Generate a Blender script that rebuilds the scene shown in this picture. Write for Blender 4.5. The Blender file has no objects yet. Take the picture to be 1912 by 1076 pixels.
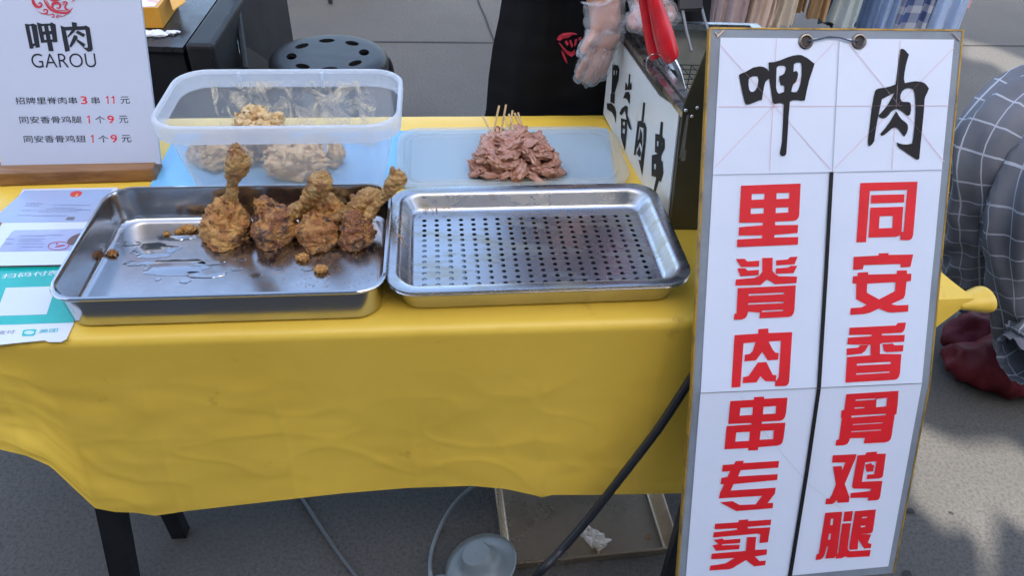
import bpy, bmesh, math, random
from mathutils import Vector, Matrix, noise, geometry
R = math.radians
rnd = random.Random(7)
scene = bpy.context.scene
COL = scene.collection

# ---------------------------------------------------------------- camera
FPX, PITCH, ROLL, CH = 1400.0, R(40), R(2.5), 1.41      # the photograph is 1912 px wide
CAM = Vector((0, 0, CH))
_r0, _u0, _f = Vector((1, 0, 0)), Vector((0, math.sin(PITCH), math.cos(PITCH))), Vector((0, math.cos(PITCH), -math.sin(PITCH)))
_cr, _sr = math.cos(ROLL), math.sin(ROLL)
_right, _up = _r0*_cr + _u0*_sr, _u0*_cr - _r0*_sr
cam = bpy.data.cameras.new('camera'); cam.sensor_width = 36; cam.lens = 36*FPX/1912
cam.clip_start = 0.02; cam.clip_end = 500
co = bpy.data.objects.new('camera', cam); COL.objects.link(co)
m3 = Matrix((_right, _up, -_f)).transposed()
co.matrix_world = Matrix.Translation(CAM) @ m3.to_4x4()
scene.camera = co

# ---------------------------------------------------------------- light
SUN_EL, SUN_AZ = 36, 172          # azimuth measured from +Y towards +X
w = bpy.data.worlds.new('World'); scene.world = w; w.use_nodes = True
nt = w.node_tree; nt.nodes.clear()
sky = nt.nodes.new('ShaderNodeTexSky'); sky.sky_type = 'NISHITA'; sky.sun_disc = False
sky.sun_elevation = R(SUN_EL); sky.sun_rotation = R(SUN_AZ)
sky.air_density = 1.0; sky.dust_density = 5.0; sky.ozone_density = 0.7
bg = nt.nodes.new('ShaderNodeBackground'); bg.inputs['Strength'].default_value = 0.15
wo = nt.nodes.new('ShaderNodeOutputWorld')
nt.links.new(sky.outputs[0], bg.inputs[0]); nt.links.new(bg.outputs[0], wo.inputs[0])
sl = bpy.data.lights.new('sun', 'SUN'); sl.energy = 3.2; sl.angle = R(0.5); sl.color = (1, .95, .88)
so = bpy.data.objects.new('sun', sl); COL.objects.link(so)
sd = Vector((math.sin(R(SUN_AZ))*math.cos(R(SUN_EL)), math.cos(R(SUN_AZ))*math.cos(R(SUN_EL)), math.sin(R(SUN_EL))))
so.rotation_euler = sd.to_track_quat('Z', 'Y').to_euler(); so.location = (0, 0, 8)
vs = scene.view_settings
vs.view_transform = 'Standard'; vs.look = 'None'; vs.gamma = 1; vs.use_curve_mapping = False; vs.exposure = 2.3

# ---------------------------------------------------------------- helpers
def ray(px, py):
    u, v = (px-956)/FPX, (py-538)/FPX
    return _right*u + _f - _up*v
def P(px, py, z):                      # where the sight line meets the level z
    d = ray(px, py); return CAM + d*((z-CH)/d.z)
def D(px, py, Y):                      # where it meets the upright plane y = Y
    d = ray(px, py); return CAM + d*(Y/d.y)
def PL(px, py, o, n):                  # where it meets a plane
    d = ray(px, py); return CAM + d*((o-CAM).dot(n)/d.dot(n))

TA = R(6.2); EX = Vector((math.cos(TA), math.sin(TA), 0)); EY = Vector((-math.sin(TA), math.cos(TA), 0))
TO = P(150, 622, 0.70)
def T(u, v, z): return Vector((TO.x, TO.y, 0)) + EX*u + EY*v + Vector((0, 0, z))

class B:
    def __init__(s): s.bm = bmesh.new(); s.mi = 0
    def face(s, vs):
        try:
            f = s.bm.faces.new(vs); f.material_index = s.mi; return f
        except ValueError: return None
    def box(s, c, size, M=None):
        M = M or Matrix(); c = Vector(c); v = []
        for x in (-.5, .5):
            for y in (-.5, .5):
                for z in (-.5, .5):
                    v.append(s.bm.verts.new(c + M.to_3x3() @ Vector((x*size[0], y*size[1], z*size[2]))))
        for q in ((0,1,3,2),(4,6,7,5),(0,4,5,1),(2,3,7,6),(0,2,6,4),(1,5,7,3)): s.face([v[i] for i in q])
        return s
    def hexa(s, a, b):                 # two quads, four points each
        va = [s.bm.verts.new(p) for p in a]; vb = [s.bm.verts.new(p) for p in b]; n = len(va)
        s.face(va[::-1]); s.face(vb)
        for i in range(n): s.face([va[i], va[(i+1) % n], vb[(i+1) % n], vb[i]])
        return s
    def loft(s, rings, closed=True, cap0=False, cap1=False):
        vr = [[s.bm.verts.new(p) for p in r] for r in rings]
        for a, b in zip(vr, vr[1:]):
            n = len(a)
            for i in range(n if closed else n-1): s.face([a[i], a[(i+1) % n], b[(i+1) % n], b[i]])
        if cap0: s.face(vr[0][::-1])
        if cap1: s.face(vr[-1])
        return s
    def tube(s, path, rad, seg=10, cap=True, closed=False, sx=1.0):
        path = [Vector(p) for p in path]; n = len(path)
        rr = rad if isinstance(rad, (list, tuple)) else [rad]*n
        rings = []; prev = None
        for i in range(n):
            if closed: t = path[(i+1) % n]-path[i-1]
            else: t = path[min(i+1, n-1)]-path[max(i-1, 0)]
            t = t.normalized() if t.length > 1e-9 else Vector((0, 0, 1))
            if prev is None: prev = t.orthogonal().normalized()
            prev = (prev - t*prev.dot(t)).normalized()
            b = t.cross(prev)
            rings.append([path[i] + (prev*math.cos(k*2*math.pi/seg)*sx + b*math.sin(k*2*math.pi/seg))*rr[i] for k in range(seg)])
        if closed: rings.append(rings[0])
        return s.loft(rings, True, cap and not closed, cap and not closed)
    def lathe(s, prof, M, seg=32):
        rings = [[M @ Vector((r*math.cos(k*2*math.pi/seg), r*math.sin(k*2*math.pi/seg), z)) for k in range(seg)] for r, z in prof]
        return s.loft(rings)
    def poly(s, pts, holes=(), off=None):
        off = off or Vector((0, 0, 0))
        lists = [[Vector(p) for p in pts]] + [[Vector(p) for p in h] for h in holes]
        flat = [p for l in lists for p in l]
        vv = [s.bm.verts.new(p+off) for p in flat]
        for t in geometry.tessellate_polygon(lists): s.face([vv[i] for i in t])
        return s
    def blob(s, c, rx, ry, rz, sub=4, amp=.1, freq=3, seed=0, M=None, fn=None):
        M = (M or Matrix()).to_3x3(); c = Vector(c)
        r = bmesh.ops.create_icosphere(s.bm, subdivisions=sub, radius=1)
        for v in r['verts']:
            d = v.co.normalized(); k = 1
            q = d*freq + Vector((seed*7.3, seed*3.1, -seed*5.7))
            k += amp*noise.fractal(q, .8, 2.1, 4)
            if fn: k += fn(d)
            v.co = c + M @ Vector((d.x*rx*k, d.y*ry*k, d.z*rz*k))
        for f in {f for v in r['verts'] for f in v.link_faces}: f.material_index = s.mi
        return s

def link(name, bm, mats, loc=(0, 0, 0), smooth=True, recalc=True, ang=35, merge=False):
    if isinstance(bm, B): bm = bm.bm
    if merge: bmesh.ops.remove_doubles(bm, verts=bm.verts, dist=1e-5)
    if recalc: bmesh.ops.recalc_face_normals(bm, faces=bm.faces)
    bmesh.ops.translate(bm, verts=bm.verts, vec=-Vector(loc))
    me = bpy.data.meshes.new(name); bm.to_mesh(me); bm.free()
    for m in (mats if isinstance(mats, (list, tuple)) else [mats]): me.materials.append(m)
    if smooth:
        for p in me.polygons: p.use_smooth = True
        if ang < 180: me.set_sharp_from_angle(angle=R(ang))
    o = bpy.data.objects.new(name, me); COL.objects.link(o)
    o.location = loc; o['_o'] = list(loc)
    return o
def part(name, bm, mats, parent, label=None, **k):
    root = parent
    # all geometry is written in world coordinates: shift by the origin of the thing it belongs to
    top = parent
    while top.parent: top = top.parent
    o = link(name, bm, mats, loc=Vector(top['_o']), **k)
    o.location = (0, 0, 0); o.parent = parent
    if label: o['label'] = label
    return o
def thing(name, label, cat, loc, group=None):
    o = bpy.data.objects.new(name, None); COL.objects.link(o); o.location = loc; o['_o'] = list(loc)
    o.empty_display_size = .05
    return tag(o, label, cat, group)
def tag(o, label, cat, group=None):
    o['label'] = label; o['category'] = cat
    if group: o['group'] = group
    return o
def struct(o): o['kind'] = 'structure'; return o

# ---------------------------------------------------------------- materials
def nmat(name):
    m = bpy.data.materials.new(name); m.use_nodes = True
    return m, m.node_tree, m.node_tree.nodes['Principled BSDF']
def mat(name, col, rough=.5, metal=0.0, col2=None, ns=20, lo=.4, hi=.65, bump=0.0, bs=60, bd=.002, spec=.5, det=6, r2=None, aniso=None, col3=None, ns3=8, lo3=.55, hi3=.7, dist=0.0, sss=0, coat=0):
    m, t, p = nmat(name); N, L = t.nodes.new, t.links.new
    p.inputs['Base Color'].default_value = (*col, 1); p.inputs['Roughness'].default_value = rough; p.inputs['Metallic'].default_value = metal
    p.inputs['Specular IOR Level'].default_value = spec
    if coat: p.inputs['Coat Weight'].default_value = coat; p.inputs['Coat Roughness'].default_value = .15
    tc = N('ShaderNodeTexCoord'); src = tc.outputs['Object']
    if aniso:
        mp = N('ShaderNodeMapping'); mp.inputs['Scale'].default_value = aniso; L(src, mp.inputs[0]); src = mp.outputs[0]
    def nz(sc, lo, hi, dd=det):
        n = N('ShaderNodeTexNoise'); n.inputs['Scale'].default_value = sc; n.inputs['Detail'].default_value = dd; n.inputs['Roughness'].default_value = .62
        n.inputs['Distortion'].default_value = dist
        L(src, n.inputs['Vector']); r = N('ShaderNodeMapRange'); r.inputs[1].default_value = lo; r.inputs[2].default_value = hi
        L(n.outputs[0], r.inputs[0]); return r.outputs[0]
    c = None
    if col2:
        f = nz(ns, lo, hi); x = N('ShaderNodeMix'); x.data_type = 'RGBA'; L(f, x.inputs[0])
        x.inputs[6].default_value = (*col, 1); x.inputs[7].default_value = (*col2, 1); c = x.outputs[2]
        if r2 is not None:
            rr = N('ShaderNodeMapRange'); rr.inputs[3].default_value = rough; rr.inputs[4].default_value = r2; L(f, rr.inputs[0]); L(rr.outputs[0], p.inputs['Roughness'])
    if col3:
        f = nz(ns3, lo3, hi3); x = N('ShaderNodeMix'); x.data_type = 'RGBA'; L(f, x.inputs[0])
        if c: L(c, x.inputs[6])
        else: x.inputs[6].default_value = (*col, 1)
        x.inputs[7].default_value = (*col3, 1); c = x.outputs[2]
    if c: L(c, p.inputs['Base Color'])
    if bump:
        n = N('ShaderNodeTexNoise'); n.inputs['Scale'].default_value = bs; n.inputs['Detail'].default_value = 6; L(src, n.inputs['Vector'])
        b = N('ShaderNodeBump'); b.inputs['Strength'].default_value = bump; b.inputs['Distance'].default_value = bd
        L(n.outputs[0], b.inputs['Height']); L(b.outputs[0], p.inputs['Normal'])
    if sss: p.inputs['Subsurface Weight'].default_value = sss; p.inputs['Subsurface Radius'].default_value = (.01, .004, .002)
    return m
def plastic(name, tint, tr, rough=.25, flour=None):
    """milky see-through plastic: a share of light passes, the rest is scattered"""
    m, t, p = nmat(name); N, L = t.nodes.new, t.links.new
    out = t.nodes['Material Output']
    p.inputs['Base Color'].default_value = (*tint, 1); p.inputs['Roughness'].default_value = rough
    rf = N('ShaderNodeBsdfTransparent'); rf.inputs[0].default_value = (.97, .98, 1, 1)
    tl = N('ShaderNodeBsdfTranslucent'); tl.inputs[0].default_value = (*tint, 1)
    a1 = N('ShaderNodeMixShader'); a1.inputs[0].default_value = .45; L(p.outputs[0], a1.inputs[1]); L(tl.outputs[0], a1.inputs[2])
    mx = N('ShaderNodeMixShader'); L(a1.outputs[0], mx.inputs[1]); L(rf.outputs[0], mx.inputs[2]); mx.inputs[0].default_value = tr
    last = mx.outputs[0]
    if flour:
        tc = N('ShaderNodeTexCoord'); n = N('ShaderNodeTexNoise'); n.inputs['Scale'].default_value = flour[0]; n.inputs['Detail'].default_value = 9; n.inputs['Roughness'].default_value = .7; n.inputs['Distortion'].default_value = .8
        L(tc.outputs['Object'], n.inputs['Vector'])
        r = N('ShaderNodeMapRange'); r.inputs[1].default_value = flour[1]; r.inputs[2].default_value = flour[2]; r.inputs[4].default_value = flour[3]; L(n.outputs[0], r.inputs[0])
        df = N('ShaderNodeBsdfDiffuse'); df.inputs[0].default_value = (.75, .7, .58, 1)
        m2 = N('ShaderNodeMixShader'); L(r.outputs[0], m2.inputs[0]); L(last, m2.inputs[1]); L(df.outputs[0], m2.inputs[2]); last = m2.outputs[0]
    L(last, out.inputs['Surface']); return m

def text(body, mt, name, parent, o, xd, yd, width, weight=0.0, shear=0.0, xs=None, label=None):
    """lettering laid flat: o = left end of the base line, width = metres it spans"""
    c = bpy.data.curves.new('lettering', 'FONT'); c.body = body; c.offset = weight; c.shear = shear
    c.resolution_u = 4
    ob = bpy.data.objects.new('lettering', c); COL.objects.link(ob)
    dg = bpy.context.evaluated_depsgraph_get(); me = bpy.data.meshes.new_from_object(ob.evaluated_get(dg))
    bpy.data.objects.remove(ob)
    xsn = [v.co.x for v in me.vertices]; x0, x1 = min(xsn), max(xsn); k = width/(x1-x0); k2 = xs if xs else k
    bm = bmesh.new(); bm.from_mesh(me); xd = Vector(xd).normalized(); yd = Vector(yd).normalized()
    for v in bm.verts: v.co = Vector(o) + xd*((v.co.x-x0)*k) + yd*(v.co.y*k2)
    return bm

# ================================================================ MATERIALS
STEEL = mat('brushed_steel', (.52, .53, .55), .15, 1.0, col2=(.44, .44, .45), ns=9, lo=.4, hi=.7, r2=.27, bump=.07, bs=180, bd=.0006)
STEEL2 = mat('smeared_steel', (.48, .49, .51), .27, 1.0, col2=(.40, .35, .22), ns=9, lo=.50, hi=.72, r2=.5, bump=.10, bs=60, bd=.0010, col3=(.30, .27, .19), ns3=22, lo3=.58, hi3=.74, aniso=(1, 3.5, 1))
STEEL_DK = mat('oily_steel', (.50, .385, .26), .22, .75, col2=(.34, .25, .165), ns=6, r2=.42, bump=.1, bs=60, bd=.001)
CHROME = mat('polished_steel', (.6, .6, .6), .16, 1.0)
YELLOW = mat('yellow_vinyl', (.85, .555, .068), .40, col2=(.79, .50, .056), ns=3, bump=.08, bs=35, bd=.002, col3=(.50, .29, .04), ns3=14, lo3=.66, hi3=.8)
BLACKM = mat('black_metal', (.010, .011, .013), .45, col2=(.016, .017, .02), ns=12, bump=.05, bs=90, spec=.25)
WHITEP = mat('white_board', (.70, .74, .83), .38, col2=(.655, .695, .785), ns=4, lo=.5, hi=.75, bump=.03, bs=12, bd=.004, col3=(.62, .60, .55), ns3=21, lo3=.70, hi3=.82)
GREYB = mat('grey_border', (.235, .265, .295), .5, col2=(.19, .21, .235), ns=16, col3=(.36, .37, .37), ns3=40, lo3=.66, hi3=.8)
GOLD = mat('gold_trim', (.46, .27, .045), .4, .35, col2=(.20, .13, .04), ns=30, lo=.45, hi=.65)
RED = mat('red_print', (.78, .010, .016), .5, col2=(.68, .010, .015), ns=12)
INK = mat('black_print', (.009, .008, .0075), .6, col2=(.014, .012, .011), ns=20, spec=.3)
GREYINK = mat('dark_ink', (.016, .019, .028), .55, spec=.3)
PINK = mat('pale_red_line', (.72, .50, .52), .5)
GREYLINE = mat('grey_line', (.38, .42, .47), .5)

# ================================================================ GROUND
g = B(); n = 90
for i in range(1): pass
S_ = 80
gv = [g.bm.verts.new((x, y, 0)) for x, y in ((-S_, -S_), (S_, -S_), (S_, S_), (-S_, S_))]; g.face(gv)
m, t_, p_ = nmat('pavement'); N_, L_ = t_.nodes.new, t_.links.new
tc = N_('ShaderNodeTexCoord')
def _n(sc, det=6, rg=.6):
    a = N_('ShaderNodeTexNoise'); a.inputs['Scale'].default_value = sc; a.inputs['Detail'].default_value = det; a.inputs['Roughness'].default_value = rg
    L_(tc.outputs['Object'], a.inputs['Vector']); return a.outputs[0]
def _mr(x, a, b_, c=0, d=1):
    r = N_('ShaderNodeMapRange'); r.inputs[1].default_value = a; r.inputs[2].default_value = b_; r.inputs[3].default_value = c; r.inputs[4].default_value = d; L_(x, r.inputs[0]); return r.outputs[0]
def _mx(f, a, b_):
    x = N_('ShaderNodeMix'); x.data_type = 'RGBA'; L_(f, x.inputs[0])
    for k, q in ((6, a), (7, b_)):
        if isinstance(q, tuple): x.inputs[k].default_value = (*q, 1)
        else: L_(q, x.inputs[k])
    return x.outputs[2]
c1 = _mx(_mr(_n(1.7, 7), .38, .65), (.078, .072, .063), (.100, .093, .082))
c2 = _mx(_mr(_n(130, 3, .7), .45, .63), c1, (.056, .052, .045))
c3 = _mx(_mr(_n(210, 2, .5), .66, .73), c2, (.15, .145, .135))
vo = N_('ShaderNodeTexVoronoi'); vo.inputs['Scale'].default_value = 3.1; L_(tc.outputs['Object'], vo.inputs['Vector'])
c4 = _mx(_mr(vo.outputs['Distance'], .022, .034, 1, 0), c3, (.022, .021, .02))
L_(c4, p_.inputs['Base Color']); p_.inputs['Roughness'].default_value = .8
bp = N_('ShaderNodeBump'); bp.inputs['Strength'].default_value = .35; bp.inputs['Distance'].default_value = .003; L_(_n(160, 4, .7), bp.inputs['Height']); L_(bp.outputs[0], p_.inputs['Normal'])
struct(link('ground', g, m, smooth=False))
j = B(); a0, a1 = P(600, 78, 0), P(930, 80, 0); dj = (a1-a0).normalized(); nj = Vector((-dj.y, dj.x, 0))
JO = a1
def joint(c, d, L, wd=.012):
    nn = Vector((-d.y, d.x, 0)); prev = None; k = 60
    for i in range(k+1):
        q = c + d*(-L/2 + L*i/k) + nn*noise.noise(Vector((i*.9, c.x*3, c.y)))*.006; ww = wd*(.7 + .5*abs(noise.noise(Vector((i*1.7, 3, c.x)))))
        cur = (j.bm.verts.new(q+nn*ww/2+Vector((0, 0, .004))), j.bm.verts.new(q-nn*ww/2+Vector((0, 0, .004))))
        if prev: j.face([prev[0], cur[0], cur[1], prev[1]])
        prev = cur
joint(JO, dj, 24); joint(JO+nj*2.9, dj, 24)
d2 = (P(940, 120, 0)-P(892, 0, 0)).normalized(); joint(P(905, 32, 0)+d2*-3.5, d2, 9.5)
struct(link('pavement_joint_lines', j, mat('joint', (.02, .02, .02), .9), smooth=False))

# ---- unseen wall added to shade the stall; two openings cut to shape sun patches
WY = -3.0; WH = 6.2
def up_(px, py): q = P(px, py, 0); d = sd*((WY-q.y)/sd.y); return q + d
gap1 = [up_(*q) for q in ((1690, 772), (1742, 800), (1790, 818), (1882, 815), (1960, 880), (1990, 1010), (1912, 992), (1862, 955), (1853, 1020), (1846, 1130), (1838, 1130), (1828, 1030), (1815, 990), (1775, 985), (1740, 985), (1738, 962), (1690, 930))]
gap2 = [up_(*q) for q in ((1790, 70), (1850, 84), (1990, 140), (2000, 230), (1912, 166), (1856, 118), (1795, 108))]
b = B(); q4 = [Vector((x, WY, z)) for x, z in ((-9, 0), (9, 0), (9, WH), (-9, WH))]
b.poly(q4, [gap1, gap2]); b.poly([p + Vector((0, -.02, 0)) for p in q4], [[p + Vector((0, -.02, 0)) for p in g_] for g_ in (gap1, gap2)])
tag(link('wall', b, mat('added_wall_grey', (.22, .22, .23), .8), loc=(0, WY, 0), smooth=False), 'unseen grey wall added behind the viewer to shade the stall and shape sun patches', 'wall')

# ================================================================ TABLE
tb = thing('folding_table', 'long folding stall table on black metal legs under the yellow cloth', 'table', T(.45, .3, 0))
b = B(); b.hexa([T(-.29, .012, .672), T(1.18, .012, .672), T(1.18, .60, .672), T(-.29, .60, .672)], [T(-.29, .012, .694), T(1.18, .012, .694), T(1.18, .60, .694), T(-.29, .60, .694)])
part('tabletop', b, BLACKM, tb, smooth=False)
def bar(a, c, wx, wy, mt, name, parent, dx=EX, dy=EY):
    q = B(); a, c = Vector(a), Vector(c)
    f = lambda o: [o-dx*wx/2-dy*wy/2, o+dx*wx/2-dy*wy/2, o+dx*wx/2+dy*wy/2, o-dx*wx/2+dy*wy/2]
    q.hexa(f(a), f(c)); return part(name, q, mt, parent, smooth=False)
lt = (D(180, 955, .725)+D(240, 960, .725))/2; lb = (D(205, 1076, .70)+D(262, 1076, .70))/2
ld = (lb-lt)/(lb.z-lt.z)
bar(lt+ld*(.0005-lt.z), lt+ld*(.671-lt.z), .041, .03, BLACKM, 'leg', tb)
ft = P(338, 997, 0.0); bar((ft.x, ft.y, .0005), (ft.x-.015, ft.y+.01, .671), .03, .025, BLACKM, 'leg', tb)
for u in (1.02,): bar(T(u, .5, .0005), T(u, .5, .671), .035, .03, BLACKM, 'leg', tb)
bar(T(1.09, .08, .0005), T(1.09, .08, .671), .035, .03, BLACKM, 'leg', tb)
bar(T(-.2, .52, .0005), T(-.2, .52, .671), .035, .03, BLACKM, 'leg', tb)

# ---- cloth
hem_px = [(-260, 770), (-80, 812), (0, 840), (50, 852), (95, 872), (140, 915), (178, 950), (215, 957), (250, 958), (290, 964), (350, 955), (480, 940), (640, 922), (760, 912), (880, 908), (945, 914), (1000, 926), (1012, 930), (1030, 925), (1100, 925), (1275, 922), (1420, 915), (1700, 900)]
def project(q):
    v = q-CAM; z = v.dot(_f); return 956+FPX*v.dot(_right)/z, 538-FPX*v.dot(_up)/z
def hem_py(px):
    for (x0, y0), (x1, y1) in zip(hem_px, hem_px[1:]):
        if x0 <= px <= x1: return y0+(y1-y0)*(px-x0)/(x1-x0)
    return hem_px[0][1] if px < hem_px[0][0] else hem_px[-1][1]
U0, U1, NU = -.32, 1.185, 330
def crease(u, t):
    q = Vector((u*3.2, t*1.6, 4.0)); a = noise.fractal(q, .9, 2.1, 4)
    rd = 1-abs(noise.noise(Vector((u*4.5+t*1.2, t*3-u*1.2, 9.1))))*2.2
    rd2 = 1-abs(noise.noise(Vector((u*8-t*3, t*5+u*3, 1.7))))*2.4
    q2 = Vector((u*9.5+t*2.5, t*3.6-u*3, 8.0)); loc = max(0, noise.noise(Vector((u*3.1, t*2.2, 20.5)))+.05)
    return .0035*a + .0007*max(rd, 0)**4 + .0010*max(rd2, 0)**5 + .009*loc*(noise.noise(q2)+.5*noise.noise(q2*2.3))
rows = []
for k in range(40):
    v = .62*(1-k/39.0)
    rows.append(lambda u, v=v: T(u, v, .6995 - .0012*abs(noise.noise(Vector((u*9, v*9, 2)))) - (.004*max(0, v-.6)/.02)))
for k in range(1, 6):
    a = k/5*math.pi/2
    rows.append(lambda u, a=a: T(u, -.014*math.sin(a)+.0, .6995-.014*(1-math.cos(a))))
NV = 70
PLEAT = [(.06, .5), (.24, .8), (.43, .6), (.63, 1.0), (.80, .5), (-.12, .7)]
CROSS = [(.24, .5), (.52, .8), (.80, .5)]
def fold_lines(u, t):
    s_ = 0
    for u0, k in PLEAT:
        d = abs(u-u0-.012*noise.noise(Vector((t*4, u0*9, 3)))); s_ += k*.0030*math.exp(-d/.006)*(.35+.65*max(0, noise.noise(Vector((t*5, u0*7, 1)))+.4))
    for t0, k in CROSS:
        d = abs(t-t0-.05*noise.noise(Vector((u*3, t0*9, 6)))-.03*noise.noise(Vector((u*9, t0*5, 2)))); s_ += k*.0017*math.exp(-d/.02)*max(0, noise.noise(Vector((u*5.5, t0*7, 4)))+.25)
    return s_
def outw(u, t):
    # broad folds grow towards the hem, sharper wrinkles lie across the vinyl
    fold = .007*math.sin(u*9+1.2)*t + .004*math.sin(u*17+2.0+t)*t*t
    return -.014 - .016*t - .020*t*t - (fold + fold_lines(u, t) + crease(u, t)*min(1, t*4))*min(1.0, .25+t)
_hz = {}
def hemz(u):
    if u not in _hz:
        lo, hi = -.3, .68; y = outw(u, 1)
        for _ in range(26):
            m_ = (lo+hi)/2; px, py = project(T(u, y, m_))
            if py > hem_py(px): lo = m_
            else: hi = m_
        _hz[u] = lo
    return _hz[u]
for k in range(1, NV+1):
    t = k/NV
    def f(u, t=t):
        zt = .6855; return T(u, outw(u, t), zt + (hemz(u)-zt)*t)
    rows.append(f)
c = B(); us = [U0+(U1-U0)*i/NU for i in range(NU+1)]
c.loft([[r(u) for u in us] for r in rows], closed=False)
# left end hanging
lf = [[T(U0 - .012 - .03*t - .01*math.sin(v*20)*t, v, .695-.26*t) for v in [.62*i/40 for i in range(41)]] for t in [i/12 for i in range(13)]]
c.loft(lf, closed=False)
# loose corner sticking out past the right end: flat flap, fold below it and a rolled lip
A_, TP, B_ = P(1700, 462, .700), P(1820, 557, .700), P(1690, 562, .699)
TPd = TP; C_ = D(1700, 648, TP.y-.035)
def patch(p0, p1, p2, n=14, bulge=.006):
    g_ = []
    for i in range(n+1):
        s_ = i/n; row = []
        for k in range(n+1):
            r_ = k/n; q = p0.lerp(p1, s_).lerp(p2.lerp(p1, s_), r_)
            q = q + Vector((0, -.3, 1))*bulge*(math.sin(r_*math.pi)*(1-s_) + .5*noise.noise(q*14))
            row.append(q)
        g_.append(row)
    c.loft(g_, closed=False)
patch(A_, TP, B_); patch(B_, TPd, C_, bulge=.004)
ax0, ax1 = P(1788, 562, .690), P(1836, 556, .690)
ad = (ax1-ax0).normalized(); an = Vector((0, 0, 1)); ab = ad.cross(an)
rl = []
for i in range(13):
    s_ = i/12; o_ = ax0.lerp(ax1, s_); rr_ = .012+.012*s_
    rl.append([o_ + (an*math.sin(q)*.75 + ab*math.cos(q))*rr_ - Vector((0, 0, .004)) for q in [R(-50+250*k/20) for k in range(21)]])
o_ = ax1 + ad*.006; rl.append([o_ + (an*math.sin(q)*.75 + ab*math.cos(q))*.0235 - Vector((0, 0, .004)) for q in [R(-50+250*k/20) for k in range(21)]])
c.loft(rl, closed=False)
tc_ = link('tablecloth', c, YELLOW, loc=T(.45, .3, .70), ang=60, recalc=False)
tag(tc_, 'yellow vinyl tablecloth hanging creased over the stall table', 'tablecloth')

# ================================================================ TRAYS
def rr(M, hx, hy, r, z, n=7):
    pts = []
    r = max(r, .001)
    for q, (sx, sy) in enumerate(((1, 1), (-1, 1), (-1, -1), (1, -1))):
        for k in range(n+1):
            a = q*math.pi/2 + k/n*math.pi/2
            pts.append(M @ Vector((sx*(hx-r) + r*math.cos(a), sy*(hy-r) + r*math.sin(a), z)))
    return pts
def place(corners, z):
    q = [P(*c_, z) for c_ in corners]; c_ = sum(q, Vector())/4
    e = (q[1]-q[0]) + (q[2]-q[3]); yaw = math.atan2(e.y, e.x)
    W_ = ((q[1]-q[0]).length+(q[2]-q[3]).length)/2
    ev = Vector((-math.sin(yaw), math.cos(yaw), 0)); H_ = abs(((q[0]-q[3])+(q[1]-q[2])).dot(ev))/2
    return Vector((c_.x, c_.y, 0)), yaw, W_/2, H_/2
def tray(M, hx, hy, R0, h, taper, lip=.005, floor=True, th=.0012, fr=.008):
    t = B(); I = lambda i, z: rr(M, hx-i, hy-i, R0-i*.6, z)
    prof = [(-lip*.8, h-.0045), (-lip, h-.002), (-lip*.7, h+.0004), (0, h+.0008), (.0012, h-.0015)]
    k = 10
    for s_ in range(1, k+1): prof.append((.0012+taper*s_/k, h-.0015-(h-.0015-fr)*s_/k))
    for a in (25, 50, 75, 90): prof.append((.0012+taper+fr*.9*(1-math.cos(R(a)))*1.0+fr*.25*math.sin(R(a)), fr-(fr-.0016)*math.sin(R(a))))
    inner = [I(i, z) for i, z in prof]
    t.loft(inner, cap1=floor)
    out = [(-lip*.8, h-.0045), (-lip*.4, h-.006), (0, h-.0055)] + [(taper*s_/8, h-.0055-(h-.0055-fr)*s_/8) for s_ in range(1, 9)]
    for a in (30, 60, 90): out.append((taper+fr*.9*(1-math.cos(R(a))), fr-fr*math.sin(R(a))))
    t.loft([I(i, z) for i, z in out], cap1=True)
    return t, prof[-1]
c0, yaw, hx, hy = place(((192, 352), (716, 344), (727, 540), (100, 557)), .758)
ML = Matrix.Translation(Vector((c0.x, c0.y, .7000))) @ Matrix.Rotation(yaw, 4, 'Z')
t, pf = tray(ML, hx, hy, .038, .058, .004)
tl_ = link('steel_tray', t, STEEL, loc=ML.translation, ang=50, merge=True)
tag(tl_, 'deep plain stainless steel tray holding the fried drumsticks', 'tray')
# thin puddles of oil and water
pd = B()
def puddle(px, py, rx, ry, seed, z=.7020, n=40):
    c_ = P(px, py, z); e1, e2 = ML.to_3x3() @ Vector((1, 0, 0)), ML.to_3x3() @ Vector((0, 1, 0)); ring = []; ring2 = []
    for k in range(n):
        a = k/n*2*math.pi; f_ = 1 + .32*noise.fractal(Vector((math.cos(a)*1.6, math.sin(a)*1.6, seed)), .7, 2, 4)
        q = e1*rx*f_*math.cos(a) + e2*ry*f_*math.sin(a); ring.append(c_+q); ring2.append(c_+q*.93+Vector((0, 0, .0007)))
    pd.loft([ring, ring2], cap1=True)
for a in ((330, 500, .048, .020, 1), (290, 468, .034, .018, 2), (385, 512, .030, .008, 3), (440, 502, .008, .005, 4), (345, 525, .008, .005, 5), (478, 515, .010, .005, 6), (330, 443, .03, .008, 7), (240, 455, .02, .006, 8), (258, 492, .022, .006, 9), (520, 500, .008, .005, 10), (450, 482, .01, .006, 13), (295, 522, .004, .003, 12), (575, 502, .009, .005, 14), (395, 490, .02, .006, 15)): puddle(*a)
mo, to, po = nmat('wet_film'); po.inputs['Base Color'].default_value = (.47, .48, .50, 1); po.inputs['Roughness'].default_value = .13; po.inputs['Metallic'].default_value = 1
pu = link('oil_puddle', pd, mo, loc=P(330, 500, .7019)); pu['kind'] = 'stuff'
tag(pu, 'thin clear puddles of oil on the floor of the drumstick tray', 'oil')

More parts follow.
